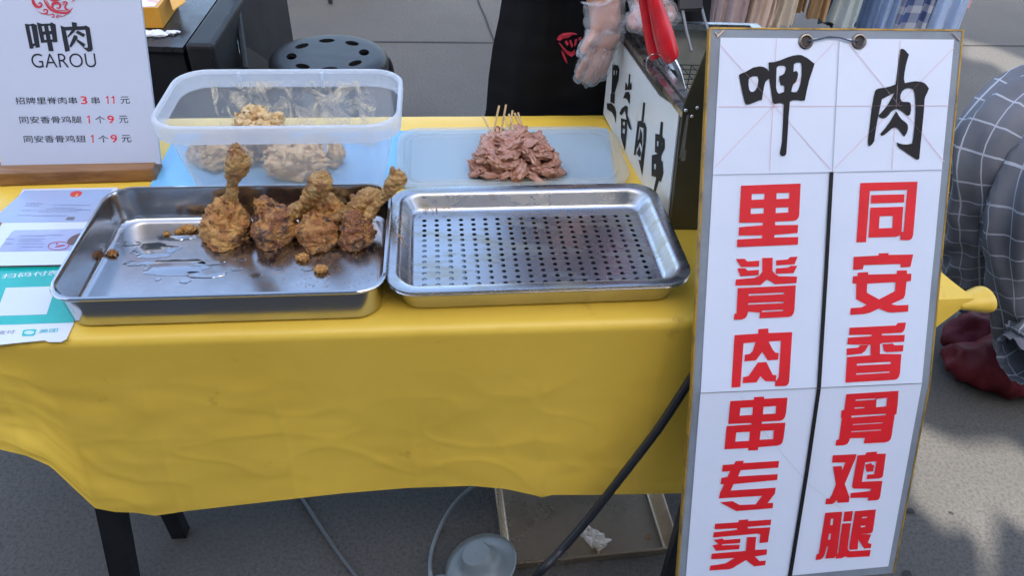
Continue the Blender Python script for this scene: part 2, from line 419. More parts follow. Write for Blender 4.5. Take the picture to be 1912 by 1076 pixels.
cR, yawR, hxR, hyR = place(((738, 354), (1210, 346), (1298, 524), (727, 545)), .748)
MR_ = Matrix.Translation(Vector((cR.x, cR.y, .7000))) @ Matrix.Rotation(yawR, 4, 'Z')
t, pf = tray(MR_, hxR-.001, hyR-.001, .036, .043, .011, lip=.006)
pn = link('steel_pan', t, STEEL, loc=MR_.translation, ang=50, merge=True)
tag(pn, 'shallow steel pan under the perforated draining tray', 'pan')
# perforated insert: flange, wall, floor with real holes
M2 = MR_ @ Matrix.Translation(Vector((0, 0, .0465)))
t = B(); I = lambda i, z: rr(M2, hxR-i, hyR-i, .038-i*.7, z)
prof = [(-.006, -.0018), (-.007, 0), (-.006, .0018), (-.003, .0022), (.006, .0012), (.0095, .0004), (.012, -.002)]
for s_ in range(1, 8): prof.append((.012+.012*s_/7, -.002-.018*s_/7))
prof += [(.0255, -.0215), (.028, -.0232), (.031, -.0238)]
t.loft([I(i, z) for i, z in prof])
fl = [M2.inverted() @ p for p in I(.031, -.0238)]
NX, NY = 18, 13; gx0, gx1, gy0, gy1 = -hxR+.046, hxR-.047, -hyR+.040, hyR-.052
cx, cy = (gx1-gx0)/(NX-1), (gy1-gy0)/(NY-1); ex0, ex1, ey0, ey1 = gx0-cx/2, gx1+cx/2, gy0-cy/2, gy1+cy/2
zz = -.0238
rect = [Vector((ex0, ey0, zz)), Vector((ex1, ey0, zz)), Vector((ex1, ey1, zz)), Vector((ex0, ey1, zz))]
sx_ = [Vector((ex0+cx*i, ey0, zz)) for i in range(NX)] + [Vector((ex1, ey0+cy*i, zz)) for i in range(NY)] + [Vector((ex1-cx*i, ey1, zz)) for i in range(NX)] + [Vector((ex0, ey1-cy*i, zz)) for i in range(NY)]
t.poly([M2 @ p for p in fl], [[M2 @ p for p in sx_]])
HR = .0036
for i in range(NX):
    for k in range(NY):
        x, y = gx0+cx*i, gy0+cy*k
        cs = [Vector((x-cx/2, y-cy/2, zz)), Vector((x+cx/2, y-cy/2, zz)), Vector((x+cx/2, y+cy/2, zz)), Vector((x-cx/2, y+cy/2, zz))]
        hl = [Vector((x+HR*math.cos(a), y+HR*math.sin(a), zz)) for a in [q*math.pi/5 for q in range(10)]]
        t.poly([M2 @ p for p in cs], [[M2 @ p for p in hl]])
        t.loft([[M2 @ p for p in hl], [M2 @ (p+Vector((0, 0, -.0012))) for p in hl]])
pi_ = link('perforated_tray', t, STEEL2, loc=M2.translation, ang=50, merge=True)
tag(pi_, 'stainless draining tray with rows of round holes, smeared with crumbs', 'tray')

# ================================================================ BLUE MAT, BOX, LID
BLUE = mat('blue_plastic', (.20, .50, .74), .35, col2=(.17, .45, .69), ns=6)
b = B(); mz = .7006
mq = [P(279, 352, .7), P(1150, 352, .7), P(1135, 242, .7), P(330, 250, .7)]
b.hexa([Vector((p.x, p.y, mz)) for p in mq], [Vector((p.x, p.y, mz+.0018)) for p in mq])
tag(link('plastic_sheet', b, BLUE, loc=Vector(mq[0]), smooth=False), 'light blue plastic sheet lying under the tub and the lid', 'sheet')

# tub
RZ = .148
q = [P(318, 128, .7025+RZ), P(742, 130, .7025+RZ), P(754, 233, .7025+RZ), P(287, 241, .7025+RZ)]
cb, yb, bx, by = place(((318, 128), (742, 130), (754, 233), (287, 241)), .7025+RZ)
MB_ = Matrix.Translation(Vector((cb.x, cb.y, .7028))) @ Matrix.Rotation(yb, 4, 'Z')
TUB = plastic('milky_plastic', (.78, .82, .88), .69, .22)
TUBR = plastic('milky_plastic_rim', (.82, .86, .92), .28, .25)
LIDM = plastic('milky_lid', (.80, .80, .74), .58, .28)
root = thing('plastic_tub', 'large translucent plastic tub dusted with flour, behind the steel tray', 'tub', MB_.translation)
I = lambda i, z: rr(MB_, bx-i, by-i, .052-i*.6, z, 9)
t = B(); t.loft([I(.006+.026*s_/12, RZ-.006-(RZ-.018)*s_/12) for s_ in range(13)] + [I(.036, .005), I(.042, .0015), I(.048, 0)], cap1=True)
part('wall', t, TUB, root, ang=60)
FLOUR = plastic('flour_dust', (.75, .7, .58), 1.0, .8, flour=(30, .46, .62, .85))
t = B(); fr_ = []
for s_ in range(12):
    z_ = RZ-.016-(RZ-.03)*s_/11; i_ = .0085+.026*(RZ-z_)/(RZ-.018); fr_.append([MB_ @ Vector((-bx+.05+(2*bx-.1)*k/30, by-i_-.0015, z_)) for k in range(31)])
t.loft(fr_, closed=False); part('flour_dusting', t, FLOUR, root, ang=60)
t = B(); t.loft([I(.006, RZ-.030), I(-.001, RZ-.029), I(-.0025, RZ-.012), I(-.002, RZ-.002), I(.0, RZ), I(.004, RZ), I(.0055, RZ-.004), I(.0058, RZ-.006)])
part('rim', t, TUBR, root, ang=60)
for px in (445, 600):
    for (yy, zo) in ((by-.0075, .0), ):
        lx = (MB_.inverted() @ P(px, 132, .7028+RZ)).x
        t = B(); t.box(MB_ @ Vector((lx, by-.0095, RZ-.016)), (.005, .004, .028), MB_); part('rib', t, TUBR, root, smooth=False)
for px in (430, 600):
    lx = (MB_.inverted() @ P(px, 238, .7028+RZ)).x
    t = B(); t.box(MB_ @ Vector((lx, -by+.0045, RZ-.038)), (.005, .003, .018), MB_); part('rib', t, TUBR, root, smooth=False)

# lid
cl, yl, lx_, ly_ = place(((745, 240), (1138, 234), (1188, 343), (738, 348)), .712)
ML_ = Matrix.Translation(Vector((cl.x, cl.y, .7026))) @ Matrix.Rotation(yl, 4, 'Z')
I = lambda i, z: rr(ML_, lx_-i, ly_-i, .045-i*.7, z, 9)
t = B(); t.loft([I(.004, 0), I(0, .001), I(-.001, .009), I(.001, .0105), I(.010, .0105), I(.012, .009), I(.0135, .0055), I(.016, .0045), I(.018, .0055), I(.0195, .0085), I(.0215, .0085), I(.023, .0045), I(.027, .0022)], cap1=True)
t.loft([I(.004, 0), I(.02, .0003)], cap1=True)
tag(link('tub_lid', t, LIDM, loc=ML_.translation, ang=60), 'upturned translucent lid with raised rim carrying the raw meat skewers', 'lid')
LZ = .7054

# ================================================================ FOOD
FRY = mat('fried_crust', (.36, .130, .028), .42, col2=(.60, .30, .070), ns=52, lo=.44, hi=.60, col3=(.075, .024, .011), ns3=46, lo3=.53, hi3=.64, bump=.9, bs=420, bd=.004, spec=.7)
FRY2 = mat('golden_crust', (.56, .29, .075), .46, col2=(.36, .14, .035), ns=150, bump=.8, bs=500, bd=.003, col3=(.16, .055, .02), ns3=110, lo3=.6, hi3=.75)
BONE = mat('fried_bone', (.46, .26, .075), .36, col2=(.24, .095, .025), ns=60, lo=.46, hi=.62, bump=.8, bs=420, bd=.003, spec=.6, col3=(.48, .34, .13), ns3=70, lo3=.56, hi3=.7)
FRYS = [FRY, mat('fried_crust_golden', (.46, .185, .038), .42, col2=(.64, .34, .085), ns=60, lo=.42, hi=.60, col3=(.14, .045, .016), ns3=40, lo3=.54, hi3=.66, bump=.9, bs=420, bd=.004, spec=.7),
        mat('fried_crust_dark', (.27, .090, .022), .36, col2=(.58, .27, .06), ns=40, lo=.46, hi=.58, col3=(.05, .016, .009), ns3=50, lo3=.50, hi3=.62, bump=.9, bs=420, bd=.004, spec=.8)]
CRUMB = mat('crumb', (.58, .31, .075), .5, col2=(.34, .13, .03), ns=260, bump=.6, bs=500)
def depth(p): return (p-CAM).dot(_f)
def pr(px, py, r, Y):
    p = D(px, py, Y); return p, r*depth(p)/FPX
def spline(pts, n):
    out = []
    for i in range(n):
        s_ = i/(n-1)*(len(pts)-1); k = min(int(s_), len(pts)-2); f = s_-k
        g = lambda j: pts[max(0, min(len(pts)-1, j))]
        def cr(a, b_, c_, d_): return .5*((2*b_) + (c_-a)*f + (2*a-5*b_+4*c_-d_)*f*f + (3*b_-a-3*c_+d_)*f*f*f)
        out.append((cr(g(k-1)[0], g(k)[0], g(k+1)[0], g(k+2)[0]), max(.0008, cr(g(k-1)[1], g(k)[1], g(k+1)[1], g(k+2)[1]))))
    return out
def limb(bb, pts, n=44, seg=30, sx=1.0):
    sp = spline(pts, n); bb.tube([a for a, _ in sp], [r for _, r in sp], seg=seg, sx=sx)
def rough(bb, amp, f, seed, amp2=0, f2=1, zmin=None, flat=None):
    bb.bm.normal_update(); bmesh.ops.recalc_face_normals(bb.bm, faces=bb.bm.faces); bb.bm.normal_update()
    mv = []
    for v in bb.bm.verts:
        q = v.co*f + Vector((seed*3.7, seed*1.3, seed*9.1))
        k = amp*noise.fractal(q, .75, 2.2, 5)
        if amp2: k += amp2*(1-2*abs(noise.noise(v.co*f2 + Vector((seed, 2, 5)))))
        mv.append(v.normal*k)
    for v, d in zip(bb.bm.verts, mv):
        v.co += d
        if zmin is not None and v.co.z < zmin: v.co.z = zmin + (v.co.z-zmin)*.02
def flakes(bb, n, rmin, rmax, seed, mi=1, zlo=-9, up=0.0):
    rg = random.Random(seed); vs_ = list(bb.bm.verts); bb.bm.normal_update()
    pts = [(v.co.copy(), v.normal.copy()) for v in (rg.choice(vs_) for _ in range(n*2)) if v.normal.z > -.5+up and v.co.z > zlo][:n]
    old = bb.mi; bb.mi = mi
    for p, nn in pts:
        r = rg.uniform(rmin, rmax); tq = nn.to_track_quat('Z', 'Y').to_matrix() @ Matrix.Rotation(rg.uniform(0, 6.3), 3, 'Z')
        ring = []; k = rg.choice((5, 6, 7))
        for i in range(k):
            a = i/k*6.283; ring.append(p + tq @ Vector((math.cos(a)*r*rg.uniform(.6, 1.4), math.sin(a)*r*rg.uniform(.4, 1), rg.uniform(.0, .5)*r)))
        top = bb.bm.verts.new(p + tq @ Vector((0, 0, r*rg.uniform(.5, 1.1)))); bot = [bb.bm.verts.new(x) for x in ring]
        for i in range(k): bb.face([bot[i], bot[(i+1) % k], top])
    bb.mi = old
FZ = .7026
def drumstick(label, meat, bone, tip=None, seed=1, Yg=.91):
    o = P(meat[0][0], meat[0][1], FZ)
    root = thing('fried_drumstick', label, 'drumstick', (D(meat[0][0], meat[0][1], Yg).x, Yg, FZ), 'fried chicken drumsticks in the tray')
    m_ = B(); limb(m_, [(a, b_, r*.86, c_) for a, b_, r, c_ in [q for q in meat]] and [pr(q[0], q[1], q[2]*.88, q[3]) for q in meat], 120, 90); rough(m_, .0085, 34, seed, .0040, 70, FZ)
    rough(m_, .0018, 150, seed+3, .0010, 230, FZ)
    flakes(m_, 110, .0012, .0032, seed)
    part('meat', m_, [FRYS[seed % 3], FRYS[(seed+2) % 3 if seed % 3 != 2 else 0]], root, recalc=True, ang=180)
    b_ = B(); limb(b_, [pr(q[0], q[1], q[2]*.86, q[3]) for q in bone], 100, 48); rough(b_, .0036, 60, seed+8, .0014, 120); rough(b_, .0007, 260, seed+4, .0004, 400); flakes(b_, 45, .001, .0032, seed+2)
    if tip: limb(b_, [pr(*q) for q in tip], 10, 10)
    part('bone', b_, [BONE, FRY2], root, ang=180)
    return root
Y = .945
drumstick('fried drumstick standing upright with a pale bare bone, leftmost in the tray',
          [(428, 476, 8, Y-.02), (426, 466, 28, Y-.02), (424, 446, 42, Y-.012), (423, 424, 44, Y), (425, 402, 38, Y+.004), (428, 383, 26, Y+.006), (430, 372, 13, Y+.006)],
          [(429, 388, 12, Y+.006), (430, 370, 10.5, Y+.008), (434, 350, 9.5, Y+.01), (437, 338, 11, Y+.01), (440, 326, 18, Y+.01), (443, 308, 23.5, Y+.01), (442, 290, 20, Y+.01), (440, 276, 10, Y+.01), (440, 268, 3, Y+.01)], seed=1, Yg=Y)
Y2 = .955
drumstick('fried drumstick lying with its round golden knob raised, second from the left',
          [(512, 468, 8, Y2-.03), (510, 456, 30, Y2-.028), (510, 436, 41, Y2-.018), (508, 415, 38, Y2-.01), (502, 396, 28, Y2), (492, 384, 18, Y2), (486, 378, 8, Y2)],
          [(520, 412, 14, Y2-.005), (540, 402, 16, Y2), (558, 390, 15, Y2+.006), (573, 376, 15, Y2+.01), (586, 360, 19, Y2+.012), (597, 346, 24, Y2+.014), (603, 334, 20, Y2+.016), (606, 325, 10, Y2+.016), (607, 321, 3, Y2+.016)], seed=2, Yg=Y2)
Y3 = .925
drumstick('dark fried drumstick whose meaty end faces the front, between two others',
          [(594, 474, 8, Y3), (594, 466, 24, Y3), (593, 450, 36, Y3+.006), (592, 434, 37, Y3+.016), (596, 418, 30, Y3+.03), (604, 405, 20, Y3+.045), (612, 398, 8, Y3+.05)],
          [(606, 410, 10, Y3+.04), (618, 400, 12, Y3+.055), (626, 392, 14, Y3+.07), (632, 386, 13, Y3+.08), (634, 382, 4, Y3+.085)], seed=3, Yg=Y3)
Y4 = .985
drumstick('fried drumstick half hidden at the back with a knobbly golden end',
          [(566, 410, 8, Y4), (578, 404, 20, Y4), (594, 396, 28, Y4), (612, 392, 26, Y4), (630, 398, 18, Y4-.005), (640, 406, 9, Y4-.008)],
          [(612, 412, 10, Y4-.015), (634, 406, 13, Y4-.016), (652, 394, 14, Y4-.014), (668, 384, 17, Y4-.01), (684, 376, 23, Y4-.006), (698, 370, 22, Y4-.002), (708, 366, 12, Y4), (713, 364, 3, Y4)],
          tip=[(664, 376, 9, Y4-.004), (658, 366, 5, Y4-.004), (654, 370, 2, Y4-.004)], seed=4, Yg=Y4)
Y5 = .935
drumstick('fried drumstick with a thin dark bone tip leaning over the tray corner, rightmost',
          [(666, 476, 8, Y5), (666, 467, 22, Y5), (664, 450, 29, Y5), (663, 434, 31, Y5+.006), (666, 418, 28, Y5+.012), (672, 406, 20, Y5+.016), (678, 398, 8, Y5+.018)],
          [(676, 410, 12, Y5+.02), (690, 398, 11, Y5+.024), (704, 382, 10, Y5+.028), (716, 367, 10, Y5+.03), (726, 354, 14, Y5+.032), (738, 340, 20, Y5+.034), (744, 330, 17, Y5+.034), (746, 323, 6, Y5+.034)],
          tip=[(735, 328, 8, Y5+.034), (733, 318, 6, Y5+.034), (733, 311, 3, Y5+.034)], seed=5, Yg=Y5)
# crumbs on the tray floor
for i, (px, py, r, lab) in enumerate(((353, 430, .0075, 'golden crumb beside the upright drumstick at the back of the tray'), (335, 434, .005, 'small crumb left of the golden crumb at the back of the tray'),
        (566, 484, .0085, 'golden crumb in front of the middle drumsticks'), (600, 506, .0085, 'golden crumb nearest the front edge of the tray'), (211, 475, .006, 'reddish crumb at the left wall of the tray'), (312, 438, .004, 'tiny yellow crumb by the back wall puddle'))):
    b = B(); p = P(px, py, FZ); sx_ = 1.5 if i == 0 else 1
    b.blob(p+Vector((0, 0, r*.4)), r*sx_, r*.8, r*.55, 4, .5, 2.2, i+20); rough(b, .0012, 260, i, .0012, 420, FZ-.0004); flakes(b, 26, .0008, .002, i, 0)
    tag(link('crumb', b, CRUMB if i != 4 else FRY, loc=p, ang=180), lab, 'crumb', 'fried crumbs in the steel tray')
# fine crumbs
def scatter(name, label, n, fn, rmax, mt, seed):
    b = B(); rg = random.Random(seed)
    for i in range(n):
        p, r = fn(rg); r *= rg.uniform(.35, 1)*rmax
        k = [b.bm.verts.new(p + Vector((r*math.cos(a)*rg.uniform(.6, 1.3), r*math.sin(a)*rg.uniform(.6, 1.3), .0001))) for a in (0, 1.3, 2.5, 3.8, 5.1)]
        tp = b.bm.verts.new(p+Vector((0, 0, r*.8)))
        for q_ in range(5): b.face([k[q_], k[(q_+1) % 5], tp])
    o = link(name, b, mt, loc=(0, 0, .7), smooth=False); o['kind'] = 'stuff'; tag(o, label, 'crumbs'); return o
def _f1(rg):
    x = rg.gauss(610, 75); y = rg.gauss(500, 22)
    x = min(max(x, 400), 705); y = min(max(y, 455), 535); return P(x, y, .7019), 1
scatter('fine_crumbs', 'fine fried crumbs sprinkled on the drumstick tray floor', 330, _f1, .0011, CRUMB, 3)
def _f2(rg):
    z = .7+.0465-.0236
    k = rg.random()
    if k < .5: return P(rg.gauss(1000, 45), rg.gauss(420, 28), z), 1
    if k < .75: return P(rg.uniform(770, 850), rg.gauss(387, 4), z+.0045), 1.2
    return P(rg.uniform(735, 755), rg.uniform(400, 460), .7488), 1.2
scatter('fine_crumbs', 'brown frying crumbs stuck on the perforated tray', 260, _f2, .0013, FRY2, 4)

# breaded raw chicken in the tub
BREAD = mat('breading', (.62, .40, .17), .8, col2=(.74, .58, .34), ns=130, col3=(.36, .15, .08), ns3=50, lo3=.56, hi3=.72, bump=.8, bs=120, bd=.004)
bl = [(486, 243, 50, 40, 1.16, 'raw breaded chicken piece peeking over the rim of the tub'), (425, 292, 46, 42, 1.14, 'raw breaded chicken piece behind the upright drumstick bone'),
      (548, 305, 56, 38, 1.125, 'large raw breaded chicken piece at the front of the tub'), (395, 318, 34, 26, 1.15, 'small raw breaded chicken piece low at the left of the tub'), (605, 290, 36, 34, 1.165, 'raw breaded chicken piece at the right end of the heap in the tub'), (505, 290, 40, 40, 1.18, 'raw breaded chicken piece in the middle of the heap in the tub')]
for i, (px, py, rx, rz, Yb, lab) in enumerate(bl):
    p = D(px, py, Yb); s_ = depth(p)/FPX; b = B()
    zc = max(p.z, .7045+rz*s_*.75)
    b.blob((p.x, p.y, zc), rx*s_*.92, rx*s_*.58, rz*s_*.92, 5, .34, 2.2, i+40); rough(b, .008, 45, i, .003, 100, .7046); rough(b, .002, 240, i, 0, 1, .7046); flakes(b, 240, .002, .006, i+9, 0)
    tag(link('breaded_chicken', b, BREAD, loc=(p.x, p.y, .7046), ang=180), lab, 'raw chicken', 'breaded chicken heaped in the tub')

# raw meat skewers
MEAT = mat('raw_pork', (.37, .165, .105), .18, col2=(.52, .29, .205), ns=60, lo=.38, hi=.66, col3=(.66, .46, .36), ns3=90, lo3=.60, hi3=.72, bump=.35, bs=260, bd=.002, spec=.6, sss=.10)
STICK = mat('bamboo', (.62, .44, .22), .6, col2=(.50, .33, .15), ns=30, aniso=(1, 1, .2))
sk = [((901, 217), (922, 256), (895, 322), 30, .016, 'lowest skewer splayed to the far left of the meat fan'),
      ((932, 197), (918, 262), (925, 326), 32, .017, 'skewer with a tall stick at the left of the meat fan'),
      ((945, 195), (932, 262), (962, 330), 32, .018, 'skewer with the tallest pale stick in the meat fan'),
      ((967, 210), (985, 262), (1040, 326), 30, .015, 'skewer splayed to the far right of the meat fan'),
      ((957, 206), (950, 258), (1000, 328), 32, .017, 'skewer lying right of the middle of the meat fan'),
      ((941, 214), (956, 255), (905, 300), 33, .034, 'upper skewer crossing the left of the meat pile'),
      ((950, 213), (968, 258), (945, 306), 34, .037, 'topmost skewer in the middle of the meat pile'),
      ((961, 211), (978, 258), (1010, 300), 33, .034, 'upper skewer crossing the right of the meat pile')]
for i, (tp, st, en, r, h, lab) in enumerate(sk):
    z = LZ+h; s0 = P(*st, z+.006); e0 = P(*en, z-.004); d = e0-s0
    top = D(tp[0], tp[1], s0.y+.035)
    root = thing('meat_skewer', lab, 'skewer', (e0.x, e0.y, LZ), 'raw pork skewers fanned on the lid')
    b = B(); b.tube([top, s0, s0.lerp(e0, .9)], [.0019, .0019, .0019], 8); part('stick', b, STICK, root)
    b = B(); n_ = 26
    rg = random.Random(i); side = Vector((-d.y, d.x, 0)).normalized()
    for pc in range(15):
        f = -.02+pc*.07+rg.uniform(-.02, .02); w_ = r*depth(s0)/FPX*(.74+.36*math.sin(min(1, f+.25)*2.6))
        c_ = s0.lerp(e0, f) + side*rg.uniform(-.45, .45)*w_ + Vector((0, 0, rg.uniform(-.006, .007)))
        Mx = Matrix.Rotation(math.atan2(d.y, d.x)+rg.uniform(-1.2, 1.2), 4, 'Z') @ Matrix.Rotation(rg.uniform(-.9, .9), 4, 'X') @ Matrix.Rotation(rg.uniform(-.4, .4), 4, 'Y')
        b.blob(c_, rg.uniform(.010, .017), w_*rg.uniform(.55, .85), rg.uniform(.0055, .0090), 4, .34, 2.0, i*19+pc, Mx)
    rough(b, .0016, 75, i+30, .0007, 110, LZ+.0005)
    part('meat', b, MEAT, root, ang=180)

# ================================================================ BIG SIGN BOARD
def row(l, r, wd):
    a, b_ = ray(*l), ray(*r); k = a.z/b_.z; t = wd/(b_*k-a).length
    return CAM+a*t, CAM+b_*(t*k)
tlp, trp = row((1326, 52), (1798, 56), .34); mlp, mrp = row((1292, 722), (1738, 716), .34)
mo_ = (mlp+mrp)/2
N1 = ((trp-tlp).cross(mo_-tlp)).normalized(); N1 = N1 if N1.dot(CAM-tlp) > 0 else -N1
SX = (trp-tlp).normalized()
CRL = lambda px: 735 - (px-1292)*20/446.0          # the fold across the board
KL, KR = PL(1292, CRL(1292), tlp, N1), PL(1736, CRL(1736), tlp, N1)
blp, brp = row((1263, 1108), (1668, 1071), .34)
N2 = ((KR-KL).cross((blp+brp)/2-KL)).normalized(); N2 = N2 if N2.dot(CAM-KL) > 0 else -N2
BLp, BRp = PL(1263, 1108, KL, N2), PL(1668, 1071, KL, N2)
def S(px, py, off=0.0, low=None):
    lo = (py > CRL(px)) if low is None else low
    return PL(px, py, KL, N2)+N2*off if lo else PL(px, py, tlp, N1)+N1*off
sgn = thing('sign_board', 'tall white folding sign board with big red characters in front of the stall', 'sign', (BLp.x+.15, BLp.y+.1, 0))
Am = (N1+N2).normalized()
b = B(); th = .007
for (q, nn) in (((tlp, PL(1798, 56, tlp, N1), KR, KL), N1), ((KL, KR, BRp, BLp), N2)):
    b.hexa([p-nn*th for p in q], list(q))
part('backing', b, GREYB, sgn, smooth=False)
def rib(q, wd, low=None, off=.0012, bb=None):
    """thin printed stripe through photo points, wd in photo pixels"""
    bb = bb or B()
    for (x0, y0), (x1, y1) in zip(q, q[1:]):
        L_ = math.hypot(x1-x0, y1-y0); nx, ny = -(y1-y0)/L_*wd/2, (x1-x0)/L_*wd/2
        bb.face([bb.bm.verts.new(S(x, y, off, low)) for x, y in ((x0+nx, y0+ny), (x1+nx, y1+ny), (x1-nx, y1-ny), (x0-nx, y0-ny))])
    return bb
# white sheet with faint waves and crease
def sheet(c4, low, nx=40, ny=60):
    rows_ = []
    for i in range(ny+1):
        f = i/ny; l_ = (c4[0][0]+(c4[3][0]-c4[0][0])*f, c4[0][1]+(c4[3][1]-c4[0][1])*f); r_ = (c4[1][0]+(c4[2][0]-c4[1][0])*f, c4[1][1]+(c4[2][1]-c4[1][1])*f)
        rw = []
        for k in range(nx+1):
            g_ = k/nx; px, py = l_[0]+(r_[0]-l_[0])*g_, l_[1]+(r_[1]-l_[1])*g_
            rw.append(S(px, py, .0008+.0004*noise.noise(Vector((px*.012, py*.012, 3))), low))
        rows_.append(rw)
    return rows_
b = B()
b.loft(sheet(((1345, 70), (1781, 73.5), (1720.5, CRL(1720.5)-.6), (1308, CRL(1308)-.6)), False), closed=False)
b.loft(sheet(((1307.5, CRL(1308)+.6), (1720.5, CRL(1720.5)+.6), (1658, 1058), (1279, 1094)), True), closed=False)
part('paper', b, WHITEP, sgn, recalc=False)
# gilded edge strips
def edge(a, c, nn, name='edge_trim'):
    q = B(); d = (c-a).normalized(); s_ = d.cross(nn)
    f = lambda o: [o+s_*.0011+nn*.0009, o-s_*.0011+nn*.0009, o-s_*.0011-nn*(th+.001), o+s_*.0011-nn*(th+.001)]
    q.hexa(f(a), f(c)); return part(name, q, GOLD, sgn, smooth=False)
TRp = PL(1798, 56, tlp, N1)
edge(tlp, TRp, N1); edge(tlp, KL, N1); edge(TRp, KR, N1); edge(KL, BLp, N2); edge(KR, BRp, N2)
# legs that carry the board
for a, x in ((KL, .05), (KR, -.05)):
    q0 = a - N1*(th+.014) + SX*x - Vector((0, 0, .03)); q1 = Vector((a.x+x, (BLp.y+BRp.y)/2+.005 if 0 else a.y-.005, .0005))
    bb = B(); f = lambda o: [o+Vector(k)*.011 for k in ((-1, -1, 0), (1, -1, 0), (1, 1, 0), (-1, 1, 0))]; bb.hexa(f(q1), f(q0)); part('support_leg', bb, BLACKM, sgn, smooth=False)
# printed lines
b = B()
for q in ([(1449, 72), (1436, 320)], [(1680, 76), (1664, 317)], [(1341, 199), (1771, 197)], [(1345, 85), (1550, 316)], [(1334, 312), (1556, 80)], [(1582, 78), (1762, 302)], [(1780, 89), (1557, 314)]): rib(q, 1.1, False, .0018, b)
part('guide_lines', b, PINK, sgn, smooth=False)
b = B()
for q in ([(1566, 76), (1553, 321)], [(1330, 326.5), (1760, 317)]): rib(q, 1.5, False, .0020, b)
part('grid_lines', b, GREYLINE, sgn, smooth=False)
b = B(); rib([(1551, 321), (1536, CRL(1527)-1)], 0, False, .002) if 0 else None
pts = [(1551, 321), (1540, 520), (1527.5, CRL(1527))]; rib(pts, 7.5, False, .0026, b); rib([(1527.5, CRL(1527)), (1505, 880), (1472, 1085)], 7.5, True, .0026, b)
part('divider_strip', b, INK, sgn, smooth=False)
b = B(); rib([(1309, CRL(1308)+1), (1719, CRL(1719)+1)], 1.2, True, .0014, b); rib([(1382, 738), (1420, 800), (1510, 905), (1570, 950)], 1.0, True, .0012, b)
part('crease', b, mat('crease', (.60, .61, .63), .6), sgn, smooth=False)

def glyph(name, crops, mt, label=None):
    b = B(); k = 0
    for (ox, oy), sc, pieces in crops:
        for pc in pieces:
            o_, hs = (pc, []) if not isinstance(pc[0], list) else (pc[0], pc[1:])
            f = lambda l: [S(ox+x/sc, oy+y/sc, .0018+k*.00007) for x, y in l]
            b.poly(f(o_), [f(h) for h in hs]); k += 1
    return part(name, b, mt, sgn, label=label, smooth=False)
c1, s1 = (1370, 90), 5.124
glyph('black_character', [(c1, s1, [
 [[(45,260),(58,245),(110,225),(180,185),(245,172),(285,180),(312,196),(333,222),(337,288),(318,302),(300,320),(288,355),(276,420),(265,495),(238,498),(200,515),(150,535),(118,540),(102,525),(88,470),(70,390)], [(138,300),(150,282),(180,268),(212,268),(228,275),(231,310),(222,360),(205,398),(182,418),(158,415),(144,395),(137,350)]],
 [[(328,135),(380,132),(440,115),(500,90),(560,70),(610,63),(645,66),(700,95),(768,148),(758,180),(735,250),(715,310),(697,390),(675,498),(640,502),(600,495),(560,498),(532,510),(520,650),(512,800),(500,985),(497,1010),(484,1028),(465,1033),(445,1027),(435,1005),(440,980),(455,900),(464,750),(473,530),(440,522),(385,535),(368,520),(362,480),(350,400),(335,300)],
  [(405,190),(418,172),(440,165),(475,165),(490,175),(492,205),(478,240),(455,258),(430,266),(428,290),(445,358),(465,350),(478,360),(480,385),(476,418),(425,434),(408,412),(400,375),(402,280)],
  [(570,155),(585,140),(612,134),(640,140),(645,180),(643,260),(632,340),(612,395),(595,418),(570,420),(545,416),(552,380),(562,348),(590,320),(605,285),(610,250),(605,228),(592,216),(565,226),(568,190)]]])], INK)
c2, s2 = (1600, 80), 4.676
glyph('black_character', [(c2, s2, [
 [(368,62),(380,52),(395,52),(415,64),(448,102),(436,140),(420,200),(408,270),(404,315),(412,350),(450,343),(500,335),(550,338),(585,352),(605,372),(622,398),(610,430),(590,470),(583,500),(578,600),(562,760),(550,880),(538,1012),(522,1020),(505,1014),(470,990),(420,955),(370,920),(355,908),(345,890),(340,868),(365,878),(400,886),(440,886),(475,878),(485,830),(497,720),(505,600),(503,500),(498,440),(485,408),(465,396),(440,393),(412,402),(390,422),(375,450),(372,480),(380,502),(395,514),(440,515),(458,522),(466,545),(466,590),(458,625),(440,638),(425,630),(395,602),(365,583),(340,576),(315,585),(292,602),(270,632),(245,655),(218,661),(195,652),(180,636),(210,605),(245,565),(275,520),(300,475),(318,438),(262,466),(212,492),(200,550),(180,640),(162,740),(145,858),(128,885),(100,905),(92,885),(90,850),(104,740),(122,580),(140,470),(152,420),(165,405),(182,398),(240,390),(290,378),(330,362),(338,320),(350,220),(360,120)],
 [(335,598),(350,615),(362,640),(385,668),(420,695),(435,712),(440,745),(430,785),(405,820),(385,790),(360,757),(342,742),(322,738),(298,748),(262,780),(230,805),(210,812),(197,800),(205,785),(240,745),(280,690),(310,640)]])], INK)
c4, s4, c5, c6, c7, s7, c8, s8 = (1280, 330), 3.986, (1500, 330), (1280, 590), (1480, 580), 3.843, (1290, 840), 4.559
glyph('red_character', [(c4, s4, [[[(410,66),(853,50),(842,285),(835,308),(820,322),(800,328),(663,334),(663,360),(834,358),(830,418),(658,432),(657,452),(835,448),(832,505),(380,523),(382,467),(567,456),(567,436),(392,437),(396,375),(572,360),(572,340),(396,341)],
 [(490,127),(585,124),(582,168),(488,172)], [(674,121),(769,118),(766,162),(672,166)], [(482,234),(579,231),(577,273),(481,277)], [(668,230),(763,226),(760,265),(667,270)]]])], RED)
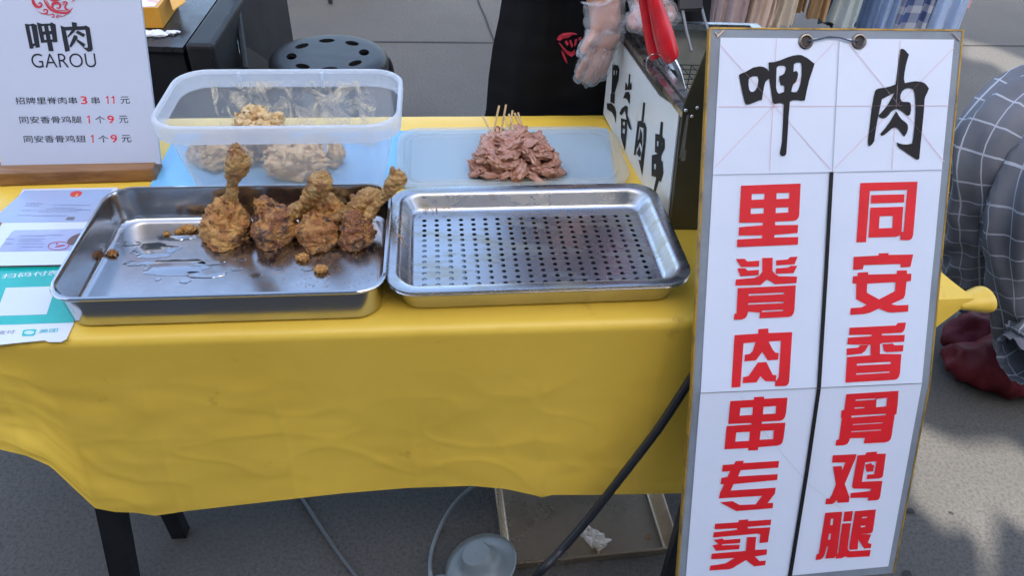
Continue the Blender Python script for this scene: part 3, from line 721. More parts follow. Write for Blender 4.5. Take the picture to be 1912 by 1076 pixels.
glyph('red_character', [(c4, s4, [[(372,612),(435,610),(456,630),(546,624),(543,668),(410,672)], [(382,682),(440,680),(460,698),(543,692),(540,732),(405,740)],
 [(567,604),(645,602),(643,700),(662,722),(690,740),(826,742),(822,790),(665,800),(603,764),(555,805),(366,810),(372,764),(510,752),(545,735),(568,705)],
 [(670,622),(755,615),(775,597),(830,594),(808,650),(670,660)], [(668,682),(760,675),(780,662),(827,662),(800,716),(667,722)],
 [[(385,828),(816,808),(806,985),(800,1015),(785,1036),(760,1043),(546,1052),(549,1010),(462,1003),(455,1032),(440,1052),(415,1062),(355,1064),(360,1020),(376,1015)], [(466,872),(730,860),(728,873),(465,885)], [(462,940),(727,928),(725,940),(461,952)], [(566,996),(722,988),(720,999),(565,1007)]]])], RED)
glyph('red_character', [(c6, s4, [[(362,142),(536,131),(539,97),(612,92),(614,126),(790,120),(768,480),(762,505),(750,517),(735,521),(662,523),(664,487),(682,468),(690,450),(706,184),(614,190),(645,250),(665,272),(690,275),(685,325),(608,330),(568,266),(520,330),(434,338),(438,288),(475,282),(495,262),(518,194),(428,203),(405,528),(338,533)],
 [(534,346),(598,342),(645,437),(672,440),(668,487),(592,485),(553,448),(525,493),(422,500),(426,455),(465,447)]])], RED)
glyph('red_character', [(c6, s4, [[[(330,632),(505,622),(508,602),(580,598),(582,615),(755,606),(744,720),(735,755),(718,772),(700,778),(566,786),(563,802),(740,792),(726,905),(718,940),(702,957),(680,963),(538,975),(535,998),(460,1000),(465,982),(287,991),(303,818),(488,806),(484,795),(315,803)],
 [(406,682),(498,677),(494,735),(399,741)], [(577,675),(672,668),(668,725),(572,730)], [(374,866),(476,860),(470,928),(367,934)], [(556,855),(655,849),(648,915),(548,920)]]])], RED)
glyph('red_character', [(c8, s8, [[(268,128),(365,120),(378,94),(448,90),(440,112),(747,92),(740,150),(420,172),(398,225),(735,205),(730,255),(360,290),(335,345),(718,320),(712,370),(648,452),(697,450),(692,495),(385,520),(243,445),(352,435),(412,468),(548,462),(602,390),(235,412),(245,365),(280,292),(250,290),(257,238),(308,228),(330,180),(262,184)]])], RED)
glyph('red_character', [(c8, s8, [[(205,628),(400,615),(405,597),(485,590),(483,605),(680,592),(675,638),(480,655),(482,668),(672,658),(652,785),(580,792),(588,715),(560,712),(185,745),(193,700),(390,680),(390,666),(198,675)],
 [(190,765),(265,752),(280,765),(418,755),(415,792),(262,803),(262,812),(412,806),(408,843),(210,858),(180,812),(232,800)],
 [(475,742),(552,738),(542,850),(645,845),(640,890),(540,905),(580,945),(633,940),(628,980),(535,990),(468,935),(350,1005),(320,1015),(155,1025),(162,985),(290,965),(370,918),(168,930),(175,882),(465,858)]])], RED)
glyph('red_character', [(c5, s4, [[(420,46),(845,36),(812,430),(806,452),(795,466),(775,472),(717,470),(720,410),(742,408),(768,96),(490,104),(462,486),(390,489)], [(500,136),(748,130),(744,190),(497,198)],
 [[(494,230),(738,222),(726,400),(720,425),(705,440),(680,446),(480,452)], [(562,294),(662,290),(657,380),(556,384)]]])], RED)
glyph('red_character', [(c5, s4, [[(370,596),(553,586),(557,570),(628,567),(630,581),(812,578),(792,670),(718,674),(720,648),(445,657),(438,688),(366,692)],
 [[(400,714),(476,708),(478,728),(690,722),(692,698),(765,695),(767,722),(798,720),(795,775),(762,780),(752,880),(740,905),(648,948),(690,957),(777,953),(774,1003),(655,1010),(625,1008),(557,980),(490,1012),(440,1022),(343,1027),(348,977),(425,972),(466,953),(388,910),(390,795),(360,793),(366,740),(398,738)], [(470,795),(682,784),(678,850),(558,912),(467,862)]]])], RED)
glyph('red_character', [(c7, s7, [[[(405,122),(735,106),(750,88),(808,85),(800,130),(790,148),(775,158),(635,165),(635,178),(800,174),(795,222),(640,232),(622,240),(622,310),(775,312),(765,450),(758,475),(745,490),(725,496),(374,516),(386,333),(555,320),(556,244),(388,242),(393,194),(562,183),(562,172),(402,174)], [(457,380),(700,366),(698,382),(456,394)], [(452,450),(692,436),(690,445),(450,460)]],
 [(384,272),(465,265),(480,248),(540,246),(515,290),(490,308),(383,320)], [(640,240),(715,236),(725,248),(790,246),(787,292),(670,298),(650,285)]])], RED)
glyph('red_character', [(c7, s7, [[[(382,598),(755,574),(748,684),(746,690),(740,742),(728,744),(706,895),(698,922),(682,938),(655,945),(507,952),(515,912),(408,914),(400,938),(388,955),(365,965),(303,968),(308,930),(328,922),(350,768),(342,768),(346,715),(366,712)], [(598,633),(674,624),(668,685),(594,692)], [(440,694),(513,690),(511,698),(439,703)], [(448,637),(590,628),(590,637),(447,646)], [(418,753),(665,738),(663,748),(417,766)], [(428,814),(642,800),(640,807),(427,820)], [(416,865),(632,851),(630,858),(415,871)]]])], RED)
glyph('red_character', [(c8, s8, [[(1205,45),(1405,35),(1395,75),(1305,290),(1345,400),(1340,445),(1245,450),(1235,425),(1222,445),(1200,460),(1140,462),(1148,412),(1175,415),(1195,380),(1230,295),(1205,140),(1278,135),(1285,170),(1310,105),(1197,108)],
 [(1415,45),(1478,40),(1490,20),(1580,12),(1575,32),(1655,30),(1630,215),(1622,232),(1600,242),(1490,248),(1497,210),(1555,205),(1575,95),(1478,105),(1450,270),(1625,262),(1605,395),(1598,415),(1580,427),(1500,432),(1505,405),(1350,408),(1358,365),(1520,350),(1530,330),(1380,328),(1367,310)], [(1478,125),(1530,110),(1535,122),(1555,128),(1545,182),(1490,185)]])], RED)
glyph('red_character', [(c8, s8, [[[(1140,535),(1285,524),(1240,880),(1230,905),(1210,920),(1140,925),(1165,820),(1153,822),(1135,890),(1120,918),(1100,932),(1057,937),(1065,890),(1085,880)], [(1188,585),(1210,583),(1203,638),(1182,640)], [(1172,712),(1190,711),(1183,762),(1164,764)]],
 [(1303,525),(1375,518),(1362,605),(1290,610)], [(1283,625),(1358,622),(1330,830),(1335,852),(1350,862),(1525,850),(1515,905),(1330,915),(1310,905),(1280,920),(1225,925),(1235,890),(1250,875)],
 [[(1392,520),(1570,505),(1545,680),(1538,702),(1520,710),(1440,715),(1530,718),(1500,790),(1532,800),(1525,835),(1470,838),(1420,760),(1415,845),(1350,850),(1342,830)], [(1452,570),(1495,566),(1492,577),(1450,581)], [(1442,645),(1480,642),(1478,654),(1440,658)]]])], RED)
# eyelets, string, staples
for px, py in ((1504, 77), (1603, 77)):
    c_ = S(px, py, .0008); M = Matrix.Translation(c_) @ N1.to_track_quat('Z', 'Y').to_matrix().to_4x4(); k = depth(c_)/FPX
    b = B(); b.lathe([(14.5*k, 0), (14.5*k, .0012), (13*k, .0026), (10.5*k, .0028), (8.5*k, .0016), (8*k, .0006)], M, 28)
    e = part('eyelet', b, mat('eyelet_metal', (.22, .19, .16), .3, 1.0), sgn)
    b = B(); b.lathe([(8.3*k, .0007), (.0001, .0007)], M, 20); part('hole', b, mat('eyelet_hole', (.05, .04, .035), .7), e)
b = B(); b.tube([S(1507, 77, .003), S(1525, 74, .004), S(1545, 69, .004), S(1565, 71, .004), S(1585, 77, .004), S(1600, 76, .003)], .0011, 6); part('string', b, mat('dark_string', (.05, .06, .09), .6), sgn)
b = B()
for q in ((1334, 60, 1341, 68), (1338, 69, 1351, 56), (1778, 62, 1791, 76)):
    b = B(); b.tube([S(q[0], q[1], .0015), S(q[2], q[3], .0015)], .0007, 6); part('staple', b, STEEL_DK, sgn)

# ================================================================ MENU STAND
me_e = (P(300, 306, .722)-P(0, 312, .722)).normalized(); me_n0 = Vector((-me_e.y, me_e.x, 0)); AL = R(26.2)
me_up = Vector((0, 0, math.cos(AL))) + me_n0*math.sin(AL); me_o = P(300, 306, .722); MN = me_e.cross(me_up).normalized(); MN = MN if MN.dot(CAM-me_o) > 0 else -MN
Mp = lambda px, py, off=0.0: PL(px, py, me_o, MN) + MN*off
mnu = thing('menu_stand', 'white menu plate standing in a wooden base with prices in red and grey', 'menu', me_o)
MENUW = mat('menu_plate', (.52, .56, .67), .28, col2=(.49, .53, .63), ns=3, col3=(.46, .49, .54), ns3=17, lo3=.64, hi3=.8)
bl_, br_ = Mp(3, 312), me_o; H_ = .36
b = B(); f = [bl_, br_, br_+me_up*H_, bl_+me_up*H_]; b.hexa([p-MN*.007 for p in f], f); part('plate', b, MENUW, mnu, smooth=False)
WOOD = mat('wood', (.30, .15, .06), .5, col2=(.20, .09, .035), ns=14, aniso=(.6, 6, 6), lo=.4, hi=.62, bump=.1, bs=50)
w0, w1 = P(-8, 348, .7006), P(292, 338, .7006); we = (w1-w0).normalized(); wn = Vector((-we.y, we.x, 0))
b = B(); b.hexa([w0, w1, w1+wn*.05, w0+wn*.05], [p+Vector((0, 0, .024)) for p in (w0-wn*.0+we*.0, w1, w1+wn*.05, w0+wn*.05)])
bs_ = part('base', b, WOOD, mnu, smooth=False); bv = bs_.modifiers.new('bevel', 'BEVEL'); bv.width = .002; bv.segments = 2
def one(px, py, h):
    b = B(); k = h/14.5
    b.poly([Mp(px+x*k, py+y*k, .0006) for x, y in ((3.0, 0), (5.0, 0), (4.4, -14.5), (3.0, -14.5), (-.6, -12.0), (-.4, -10.2), (2.7, -12.2))])
    return part('price', b, RED, mnu, smooth=False)
def mtext(body, px0, px1, py0, py1, mt, name, h=None, weight=0.0, plane=Mp, parent=None, xd=None, yd=None):
    a, c_ = plane(px0, py0, .0006), plane(px1, py1, .0006)
    if body == '1': weight = -.012; c_ = a + (c_-a).normalized()*h*.40
    bm = text(body, mt, name, parent, a, c_-a, yd if yd is not None else me_up, (c_-a).length, weight)
    if h:
        zs = [(v.co-a).dot(yd if yd is not None else me_up) for v in bm.verts]; k = h/(max(zs)-min(zs)); z0 = min(zs); u_ = (yd if yd is not None else me_up)
        for v in bm.verts: v.co += u_*(((v.co-a).dot(u_)-z0)*k-(v.co-a).dot(u_))
    return part(name, bm, mt, parent, smooth=False, recalc=False)
hh = lambda x, y0, y1, pl=Mp: (pl(x, y0)-pl(x, y1)).length
def mglyph(pieces):
    b = B()
    for k, pc in enumerate(pieces):
        o_, hs = (pc, []) if not isinstance(pc[0], list) else (pc[0], pc[1:])
        f = lambda l: [Mp(x/5.975, y/5.975, .0006+k*.00008) for x, y in l]
        b.poly(f(o_), [f(h) for h in hs])
    return part('heading', b, GREYINK, mnu, smooth=False)
mglyph([[[(277,262),(330,268),(370,258),(412,275),(448,524),(400,530),(395,508),(374,512),(378,536),(335,542)], [(328,288),(350,285),(386,480),(367,484)]],
 [[(412,245),(470,262),(560,258),(575,244),(622,270),(645,465),(600,470),(595,458),(582,470),(600,565),(545,568),(527,470),(460,475)], [(468,290),(492,288),(502,345),(479,348)], [(538,285),(560,284),(572,340),(550,343)], [(488,385),(510,382),(520,440),(498,443)], [(560,380),(580,378),(588,435),(568,438)]]])
mglyph([[(675,280),(728,300),(782,565),(728,575)], [(722,297),(945,287),(960,280),(1003,305),(1000,326),(732,336)], [(950,300),(1003,305),(1038,540),(1025,568),(985,575),(925,525),(975,530),(982,515)],
 [(800,242),(858,250),(862,300),(842,340),(765,412),(752,405),(800,335),(808,300)], [(865,335),(955,380),(935,412),(850,365)], [(828,385),(862,395),(870,420),(800,522),(775,517)], [(862,430),(955,490),(935,527),(860,460)]])
mtext('GAROU', 61, 181, 126, 125, GREYINK, 'heading', hh(120, 100, 126), -.006, parent=mnu)
for segs in ((('招牌里脊肉串', 30, 145, 195, 194.5, 0), ('3', 152, 164, 194, 194, 1), ('串', 172, 187, 194, 193.5, 0), ('1', 197, 202.5, 193.5, 193, 1), ('1', 208, 213.5, 193.5, 193, 1), ('元', 226, 243, 193.5, 193, 0)),
             (('同安香骨鸡腿', 38, 154, 231, 230.5, 0), ('1', 162, 167.5, 230, 230, 1), ('个', 179, 197, 230, 229.5, 0), ('9', 202, 214, 230, 229.5, 1), ('元', 223, 240, 229.5, 229, 0)),
             (('同安香骨鸡翅', 46, 161, 267, 266.5, 0), ('1', 169, 174.5, 266, 266, 1), ('个', 185, 203, 266, 265.5, 0), ('9', 208, 220, 266, 265.5, 1), ('元', 228, 246, 265.5, 265, 0))):
    for s_, a, c_, y0, y1, rd in segs:
        if s_ == '1': one(a+1, y0, 14.5); continue
        mtext(s_, a, c_, y0, y1, RED if rd else GREYINK, 'price' if rd else 'menu_line', hh((a+c_)/2, y0-(14.5 if rd else 13.5), y0), .004 if rd else 0, parent=mnu)
def ribbons(defs, plane, sc, o_, off=.0006):
    b = B()
    for k, (pts, ws) in enumerate(defs):
        sp = spline([(Vector((x, y, 0)), wd) for (x, y), wd in zip(pts, ws)], 26); pv = None
        for i, (p, wd) in enumerate(sp):
            t_ = sp[min(i+1, 25)][0]-sp[max(i-1, 0)][0]; t_ = t_.normalized() if t_.length else Vector((1, 0, 0)); n_ = Vector((-t_.y, t_.x, 0))*wd/2
            cur = [b.bm.verts.new(plane(o_[0]+(p+s_*n_).x/sc, o_[1]+(p+s_*n_).y/sc, off+k*.00005)) for s_ in (-1, 1)]
            if pv: b.face([pv[0], cur[0], cur[1], pv[1]])
            pv = cur
    return b
EMB = [([(362, -60), (368, 0), (385, 40), (412, 70), (445, 74), (468, 52), (455, 28), (434, 34), (438, 48)], [22, 34, 38, 34, 26, 20, 16, 12, 4]),
       ([(470, -40), (505, 20), (545, 80), (600, 120), (680, 138), (765, 132), (818, 78)], [8, 18, 26, 26, 24, 24, 2]), ([(470, -60), (520, 5), (570, 75), (640, 112), (700, 112), (770, 108)], [4, 10, 10, 10, 8, 3]),
       ([(612, 98), (588, 75), (592, 42), (632, 28), (672, 46), (668, 84), (640, 86), (636, 70)], [6, 22, 30, 30, 26, 20, 12, 4]), ([(402, 100), (440, 132), (490, 150), (528, 140), (530, 112), (502, 100), (486, 114), (500, 124)], [2, 6, 14, 18, 18, 16, 10, 4]),
       ([(500, 152), (550, 162), (595, 156), (606, 178), (588, 190), (574, 182)], [3, 8, 14, 14, 12, 5]), ([(690, 172), (650, 166), (634, 182), (648, 196), (662, 192)], [3, 10, 12, 10, 4]), ([(655, 182), (720, 172), (790, 122)], [5, 9, 2]),
       ([(690, 30), (725, 14), (752, 30), (735, 52), (728, 80), (752, 104), (772, 96)], [5, 14, 18, 16, 18, 18, 4]), ([(560, -6), (600, 4), (650, -4), (690, -30)], [10, 20, 16, 8]), ([(700, 50), (716, 40), (726, 24)], [8, 10, 3]),
       ([(380, -120), (480, -190), (590, -215), (700, -190), (790, -120), (830, -20), (800, 20)], [4, 16, 22, 24, 26, 20, 3]), ([(430, -60), (470, -120), (540, -130), (570, -90), (530, -66), (505, -88)], [6, 20, 26, 22, 16, 6]), ([(640, -120), (700, -130), (740, -80), (700, -50), (668, -74)], [6, 20, 26, 20, 6])]
part('emblem', ribbons(EMB, Mp, 5.975, (0, 0)), mat('emblem_red', (.50, .03, .05), .45), mnu, smooth=False, recalc=False)

# ================================================================ LICENCE PLATE AND PAYMENT CARD
Up = Vector((0, 0, 1))
LZ2 = .7060
Lp = lambda px, py, off=0.0: P(px, py, LZ2+off)
lic = thing('licence_sheet', 'laminated licence sheet under clear acrylic on a thin backing left of the steel tray', 'document', P(60, 440, .7006))
q4 = [(-45, 497.5), (140, 494), (222, 350), (43, 353)]
b = B(); b.hexa([P(x, y, .7024) for x, y in q4], [P(x, y, LZ2-.0008) for x, y in q4]); part('backing', b, mat('backing_board', (.42, .30, .16), .6), lic, smooth=False)
b = B(); b.poly([Lp(*q) for q in q4]); part('paper', b, mat('licence_paper', (.66, .70, .80), .22, coat=.6), lic, smooth=False, recalc=False)
b = B(); b.poly([Lp(x, y, .0003) for x, y in ((-22, 416), (166, 414), (210, 353), (46, 356))]); part('certificate', b, mat('certificate', (.36, .40, .56), .2, col2=(.30, .42, .60), ns=5, lo=.35, hi=.6, col3=(.46, .38, .48), ns3=7, coat=.6), lic, smooth=False, recalc=False)
b = B(); b.poly([Lp(x, y, .0003) for x, y in ((-2, 466), (2, 460), (22, 433), (28, 430), (155, 427), (140, 468), (0, 470))]); part('id_card', b, mat('card_print', (.40, .44, .62), .25, col2=(.30, .33, .52), ns=9, coat=.5), lic, smooth=False, recalc=False)
b = B(); rg = random.Random(4)
for (x0, x1, y) in ((48, 78, 380), (46, 72, 384), (100, 165, 383), (85, 150, 391), (72, 145, 395), (40, 62, 393), (33, 55, 402), (60, 120, 403), (98, 140, 388), (130, 165, 392), (38, 80, 440.5), (86, 116, 439), (36, 80, 446), (34, 80, 450), (32, 82, 455), (38, 78, 461), (10, 24, 446), (8, 20, 455)):
    x = x0
    while x < x1:
        wd = rg.uniform(2, 6); b.poly([Lp(a, c_, .0005) for a, c_ in ((x, y+.7), (x+wd, y+.7), (x+wd+.5, y-.7), (x+.5, y-.7))]); x += wd+rg.uniform(.8, 2.4)
part('print', b, mat('faint_print', (.20, .22, .34), .4), lic, smooth=False, recalc=False)['kind'] = 'stuff'
def ell(px, py, rx, ry, off, pl=Lp, n=28, rot=0): return [pl(px+rx*math.cos(a)*math.cos(rot)-ry*math.sin(a)*math.sin(rot), py+rx*math.cos(a)*math.sin(rot)+ry*math.sin(a)*math.cos(rot), off) for a in [i*2*math.pi/n for i in range(n)]]
b = B(); b.poly(ell(142, 362, 11.5, 5.5, .0005, rot=-.15)); part('seal', b, mat('seal_red', (.62, .06, .05), .35), lic, smooth=False, recalc=False)
b = B(); b.poly(ell(143, 365, 4, 1.8, .0007, rot=-.9)); part('gilding', b, mat('seal_gold', (.70, .38, .12), .4), lic, smooth=False, recalc=False)
b = B(); b.poly(ell(146, 446, 22, 9, .0006, rot=-.35)); part('portrait', b, mat('portrait_dark', (.085, .05, .05), .3, col2=(.16, .09, .08), ns=40), lic, smooth=False, recalc=False)
b = B(); o1, i1 = ell(109, 459, 20, 8.2, .0008, rot=-.06), ell(109, 459, 18.4, 7.3, .0008, rot=-.06); b.poly(o1, [i1]); b.poly(ell(112, 459, 10, 1.2, .0009, rot=-.2)); b.poly(ell(106, 454.5, 2.2, 1.4, .0009))
part('stamp', b, mat('stamp_red', (.50, .05, .09), .4), lic, smooth=False, recalc=False)
b = B(); b.poly([Lp(a, c_, .0005) for a, c_ in ((122, 411), (137, 411), (141, 405), (126, 405))]); part('patch', b, mat('grey_patch', (.16, .15, .17), .5), lic, smooth=False, recalc=False)

CZ = .7009
Cp = lambda px, py, off=0.0: P(px, py, CZ+off)
pay = thing('payment_card', 'green and white scan to pay card with torn edge left of the tray', 'card', P(60, 570, .7006))
b = B(); b.poly([Cp(*q) for q in ((-110, 500), (168, 496), (150, 560), (137, 606), (124, 634), (114, 639), (90, 639), (84, 636), (30, 641), (0, 644.5), (-190, 652))])
part('paper', b, mat('card_white', (.72, .74, .78), .35), pay, smooth=False, recalc=False)
b = B(); b.poly([Cp(x, y, .0003) for x, y in ((-110, 501), (167, 497), (150, 560), (137.5, 602.5), (-160, 612))]); part('green_field', b, mat('card_green', (.0, .40, .34), .32, col2=(.01, .46, .40), ns=8, coat=.3), pay, smooth=False, recalc=False)
b = B(); b.poly([Cp(x, y, .0006) for x, y in ((11, 537.6), (104, 534.6), (87, 587.4), (-9, 590.5))]); part('blank_square', b, mat('card_square', (.66, .70, .76), .35), pay, smooth=False, recalc=False)
WHT = mat('white_lettering', (.62, .80, .80), .4)
cyd = (Cp(20, 540)-Cp(0, 590)).normalized()
ct = lambda s_, x0, x1, y0, y1, mt, h, wt=0.0: mtext(s_, x0, x1, y0, y1, mt, 'lettering', h, wt, plane=lambda x, y, o=0: Cp(x, y, .0005+o*.2), parent=pay, yd=cyd)
ct('扫码付款', 0, 113, 526, 522.5, WHT, hh(56, 512, 525, Cp), .012)
ct('支付', -6, 25, 627, 626, mat('card_grey', (.22, .24, .26), .5), hh(10, 619, 627, Cp)); TEAL = mat('card_teal', (.03, .50, .46), .4)
ct('美团', 71, 106, 624.5, 623, TEAL, hh(90, 616, 624.5, Cp))
b = B(); b.poly([Cp(x, y, .0004) for x, y in ((43, 617), (46, 616), (66, 614.8), (68, 616), (65, 625), (62, 627), (42, 628), (40.5, 626.5))]); part('logo', b, TEAL, pay, smooth=False, recalc=False)
b = B(); b.poly(ell(54.5, 621.3, 9.5, 3.6, .0006, Cp, rot=-.05)); b.poly([Cp(x, y, .0004) for x, y in ((0,0),(0,0),(0,0))] if 0 else ell(54.5, 621.3, 1, .5, .0007, Cp)); part('logo_window', b, mat('logo_pale', (.55, .75, .76), .4), pay, smooth=False, recalc=False)

# ================================================================ FRYER BOX
b0, b1 = P(1249, 422, .7006), P(1310, 423, .7006); bx_ = (b1-b0); bx_.z = 0; bx_.normalize()
bk = P(1128, 215, .7006); bd_ = (bk-b0); bd_.z = 0; bd_.normalize()
PN = Vector((0, 0, 1)).cross(bd_).normalized(); PN = PN if PN.x < 0 else -PN       # left-facing normal
Vp = lambda px, py, off=0.0: PL(px, py, b0, PN) + PN*off
FT, BT, BB = Vp(1272, 207), Vp(1146, 52), Vp(1130, 214)
dep = (BT-b0).dot(bd_); HB = FT.z-.7006
fry = thing('fryer_box', 'oil stained steel fryer box with a white lettered side panel on the stall', 'fryer', b0)
SCUFF = mat('stained_steel', (.085, .073, .045), .40, .25, col2=(.055, .047, .028), ns=5, lo=.35, hi=.65, col3=(.13, .12, .09), ns3=22, lo3=.62, hi3=.72, bump=.06, bs=30)
INNER = mat('fryer_inside', (.40, .42, .39), .42, .6, col2=(.22, .21, .17), ns=6)
W_ = .27; zt = HB+.7006
def bq(u, v, z): return b0 + bx_*u + bd_*v + Vector((0, 0, z-b0.z))
th_ = .004; b = B()
D_ = dep
o4 = [(0, 0), (W_, 0), (W_, D_), (0, D_)]; i4 = [(th_, th_), (W_-th_, th_), (W_-th_, D_-th_), (th_, D_-th_)]
b.loft([[bq(*p, .7006) for p in o4], [bq(*p, zt) for p in o4], [bq(*p, zt) for p in i4], [bq(*p, zt-.13) for p in i4]], cap0=True, cap1=True)
bdy = part('body', b, [SCUFF], fry, smooth=False)
b = B(); b.loft([[bq(*p, zt-.001) for p in [(th_+.001, th_+.001), (W_-th_-.001, th_+.001), (W_-th_-.001, D_-th_-.001), (th_+.001, D_-th_-.001)]], [bq(*p, zt-.11) for p in [(.02, .02), (W_-.02, .02), (W_-.02, D_-.02), (.02, D_-.02)]]], cap1=True); part('inner_pan', b, INNER, fry, smooth=False)
b = B()                                          # double rim
for (o_, z0, z1) in ((-.004, zt-.004, zt+.005), (.012, zt+.001, zt+.010)):
    oo = [(o_, -.004+o_*.0), (W_-o_, -.004), (W_-o_, D_-o_), (o_, D_-o_)]; ii = [(o_+.012, .012), (W_-o_-.012, .012), (W_-o_-.012, D_-o_-.012), (o_+.012, D_-o_-.012)]
    b.loft([[bq(*p, z0) for p in oo], [bq(*p, z1) for p in oo], [bq(*p, z1+.001) for p in ii], [bq(*p, z0-.002) for p in ii]])
part('rim', b, STEEL2, fry, smooth=False)
gz = PL(1325, 72, b0 - bd_*.006, bd_).z; b = B(); fv = b0 - bd_*.006
fq = lambda px, py: PL(px, py, fv, bd_)
g_ = [fq(1250, 421.5), fq(1275, 196), fq(1327, 68)]; g_ += [Vector((g_[2].x, g_[2].y, 0)) + bx_*.20 + Vector((0, 0, g_[2].z)), b0-bd_*.006 + bx_*W_]
g_[4].z = .7007; g_[0].z = .7007
b.hexa(g_, [p - bd_*.003 for p in g_]); part('splash_guard', b, SCUFF, fry, smooth=False)
b = B(); f2 = fv - bd_*.0045; fq2 = lambda px, py: PL(px, py, f2, bd_)
b.poly([fq2(*q) for q in ((1282, 215), (1296, 208), (1300, 195), (1312, 205), (1316, 235), (1300, 262), (1288, 282), (1268, 296))]); b.poly([fq2(*q) for q in ((1272, 285), (1288, 275), (1290, 300), (1271, 300))], off=-bd_*.0004)
part('bracket', b, mat('bracket_metal', (.26, .26, .25), .45, .5, col2=(.34, .34, .33), ns=30), fry, smooth=False)
b = B()
for px, py in ((1280, 205), (1291, 216), (1301, 200)): b.blob(fq2(px, py)-bd_*.001, .003, .003, .003, 2, 0)
part('screw', b, CHROME, fry)
# lettered white side panel
PANELW = mat('panel_white', (.72, .72, .70), .34, col2=(.66, .66, .62), ns=5, col3=(.45, .42, .32), ns3=9, lo3=.66, hi3=.85)
b = B(); pq = [Vp(1249, 402, .0005), Vp(1271, 207, .0005), Vp(1262, 197, .0005), Vp(1232, 178, .0005), Vp(1145, 55, .0005), Vp(1129, 212, .0005), Vp(1190, 330, .0005)]
b.poly(pq); b.poly([p+PN*.0025 for p in pq]); n_ = len(pq)
vv = [(b.bm.verts.new(p), b.bm.verts.new(p+PN*.0025)) for p in pq]
for i in range(n_): b.face([vv[i][0], vv[(i+1) % n_][0], vv[(i+1) % n_][1], vv[i][1]])
pnl = part('side_panel', b, PANELW, fry, smooth=False)
def pchar(pieces):
    b = B(); k = 0
    for pc in pieces:
        o_, hs = (pc, []) if not isinstance(pc[0], list) else (pc[0], pc[1:])
        f = lambda l: [Vp(1120+x/3.167, 100+y/3.167, .0036+k*.0002) for x, y in l]
        b.poly(f(o_), [f(h) for h in hs]); k += 1
    return part('black_character', b, INK, pnl, smooth=False)
pchar([[[(84,60),(118,68),(126,90),(122,150),(106,205),(98,232),(78,228),(82,150)], [(92,98),(99,98),(97,125),(91,125)], [(108,98),(113,100),(110,125),(106,124)]], [(80,228),(100,235),(98,296),(72,285),(74,242)], [(52,292),(80,292),(100,315),(108,345),(106,412),(96,372),(82,345),(54,328)]])
pchar([[(183,118),(192,122),(188,185),(184,215),(176,212)], [(163,165),(173,180),(178,212),(160,216)], [(200,165),(199,210),(186,214),(192,178)], [(150,262),(164,226),(184,224),(191,245),(188,300),(174,268),(160,262)], [(128,352),(142,322),(165,305),(178,312),(174,360),(184,385),(202,452),(186,440),(172,396),(160,330),(140,365)], [[(138,380),(172,390),(172,450),(160,572),(138,492)], [(148,400),(162,402),(160,425),(147,420)], [(146,440),(162,445),(160,475),(145,465)]]])
pchar([[(268,285),(280,290),(270,400),(256,402)], [(235,398),(256,396),(280,410),(288,440),(284,520),(262,722),(240,625),(252,632),(268,530),(270,440),(246,430),(224,600),(212,598)], [(252,440),(262,470),(262,560),(250,520),(232,560),(226,540),(244,500)], [(246,545),(256,590),(248,612),(230,590)]])
pchar([[(372,400),(386,404),(382,470),(370,720),(335,840),(324,836),(345,730),(352,600)], [[(340,472),(372,478),(396,505),(396,560),(374,606),(338,580)], [(350,515),(360,518),(358,548),(350,545)], [(374,520),(382,525),(378,555),(372,552)]], [[(320,600),(352,592),(384,640),(388,705),(372,760),(346,730),(318,722)], [(333,650),(345,652),(343,685),(332,680)], [(356,655),(366,662),(362,690),(355,688)]]])

# ---- red handled tongs
REDH = mat('red_grip', (.62, .012, .022), .30, col2=(.50, .012, .02), ns=40, col3=(.62, .4, .36), ns3=60, lo3=.72, hi3=.78, coat=.2)
tg = thing('tongs', 'steel tongs with two thick red rubber grips standing in the fryer box', 'tongs', D(1278, 166, 1.16))
def tubepx(q, mt, name, parent, n=24, seg=14, sx=1.0):
    b = B(); limb(b, [pr(*k) for k in q], n, seg, sx); return part(name, b, mt, parent, ang=180)
tubepx([(1196, -40, 11, 1.24), (1203, 5, 10, 1.235), (1208, 35, 10, 1.23), (1214, 70, 10.5, 1.225), (1222, 104, 11, 1.22), (1223, 108, 6, 1.22)], REDH, 'grip', tg)
tubepx([(1212, -40, 13, 1.22), (1222, 0, 13, 1.215), (1231, 30, 15, 1.21), (1242, 68, 17, 1.2), (1252, 104, 16, 1.195), (1254, 109, 9, 1.195)], REDH, 'grip', tg)
tubepx([(1222, 106, 7, 1.22), (1236, 130, 8, 1.205), (1255, 150, 7, 1.19), (1276, 166, 3, 1.17)], mat('dark_blade', (.10, .09, .085), .35, .9), 'blade', tg)
tubepx([(1250, 106, 11, 1.195), (1262, 130, 11, 1.185), (1271, 152, 8, 1.175), (1279, 168, 3, 1.165)], CHROME, 'blade', tg, sx=.6)
b = B(); c_ = D(1225, 120, 1.2); ek = depth(c_)/FPX; b.tube([c_ + _right*(20*ek*math.cos(a)) + _up*(17*ek*math.sin(a)) + _f*(.012*math.cos(a+1)) for a in [i*2*math.pi/30 for i in range(23)]], .0011, 6); part('spring_ring', b, CHROME, tg)
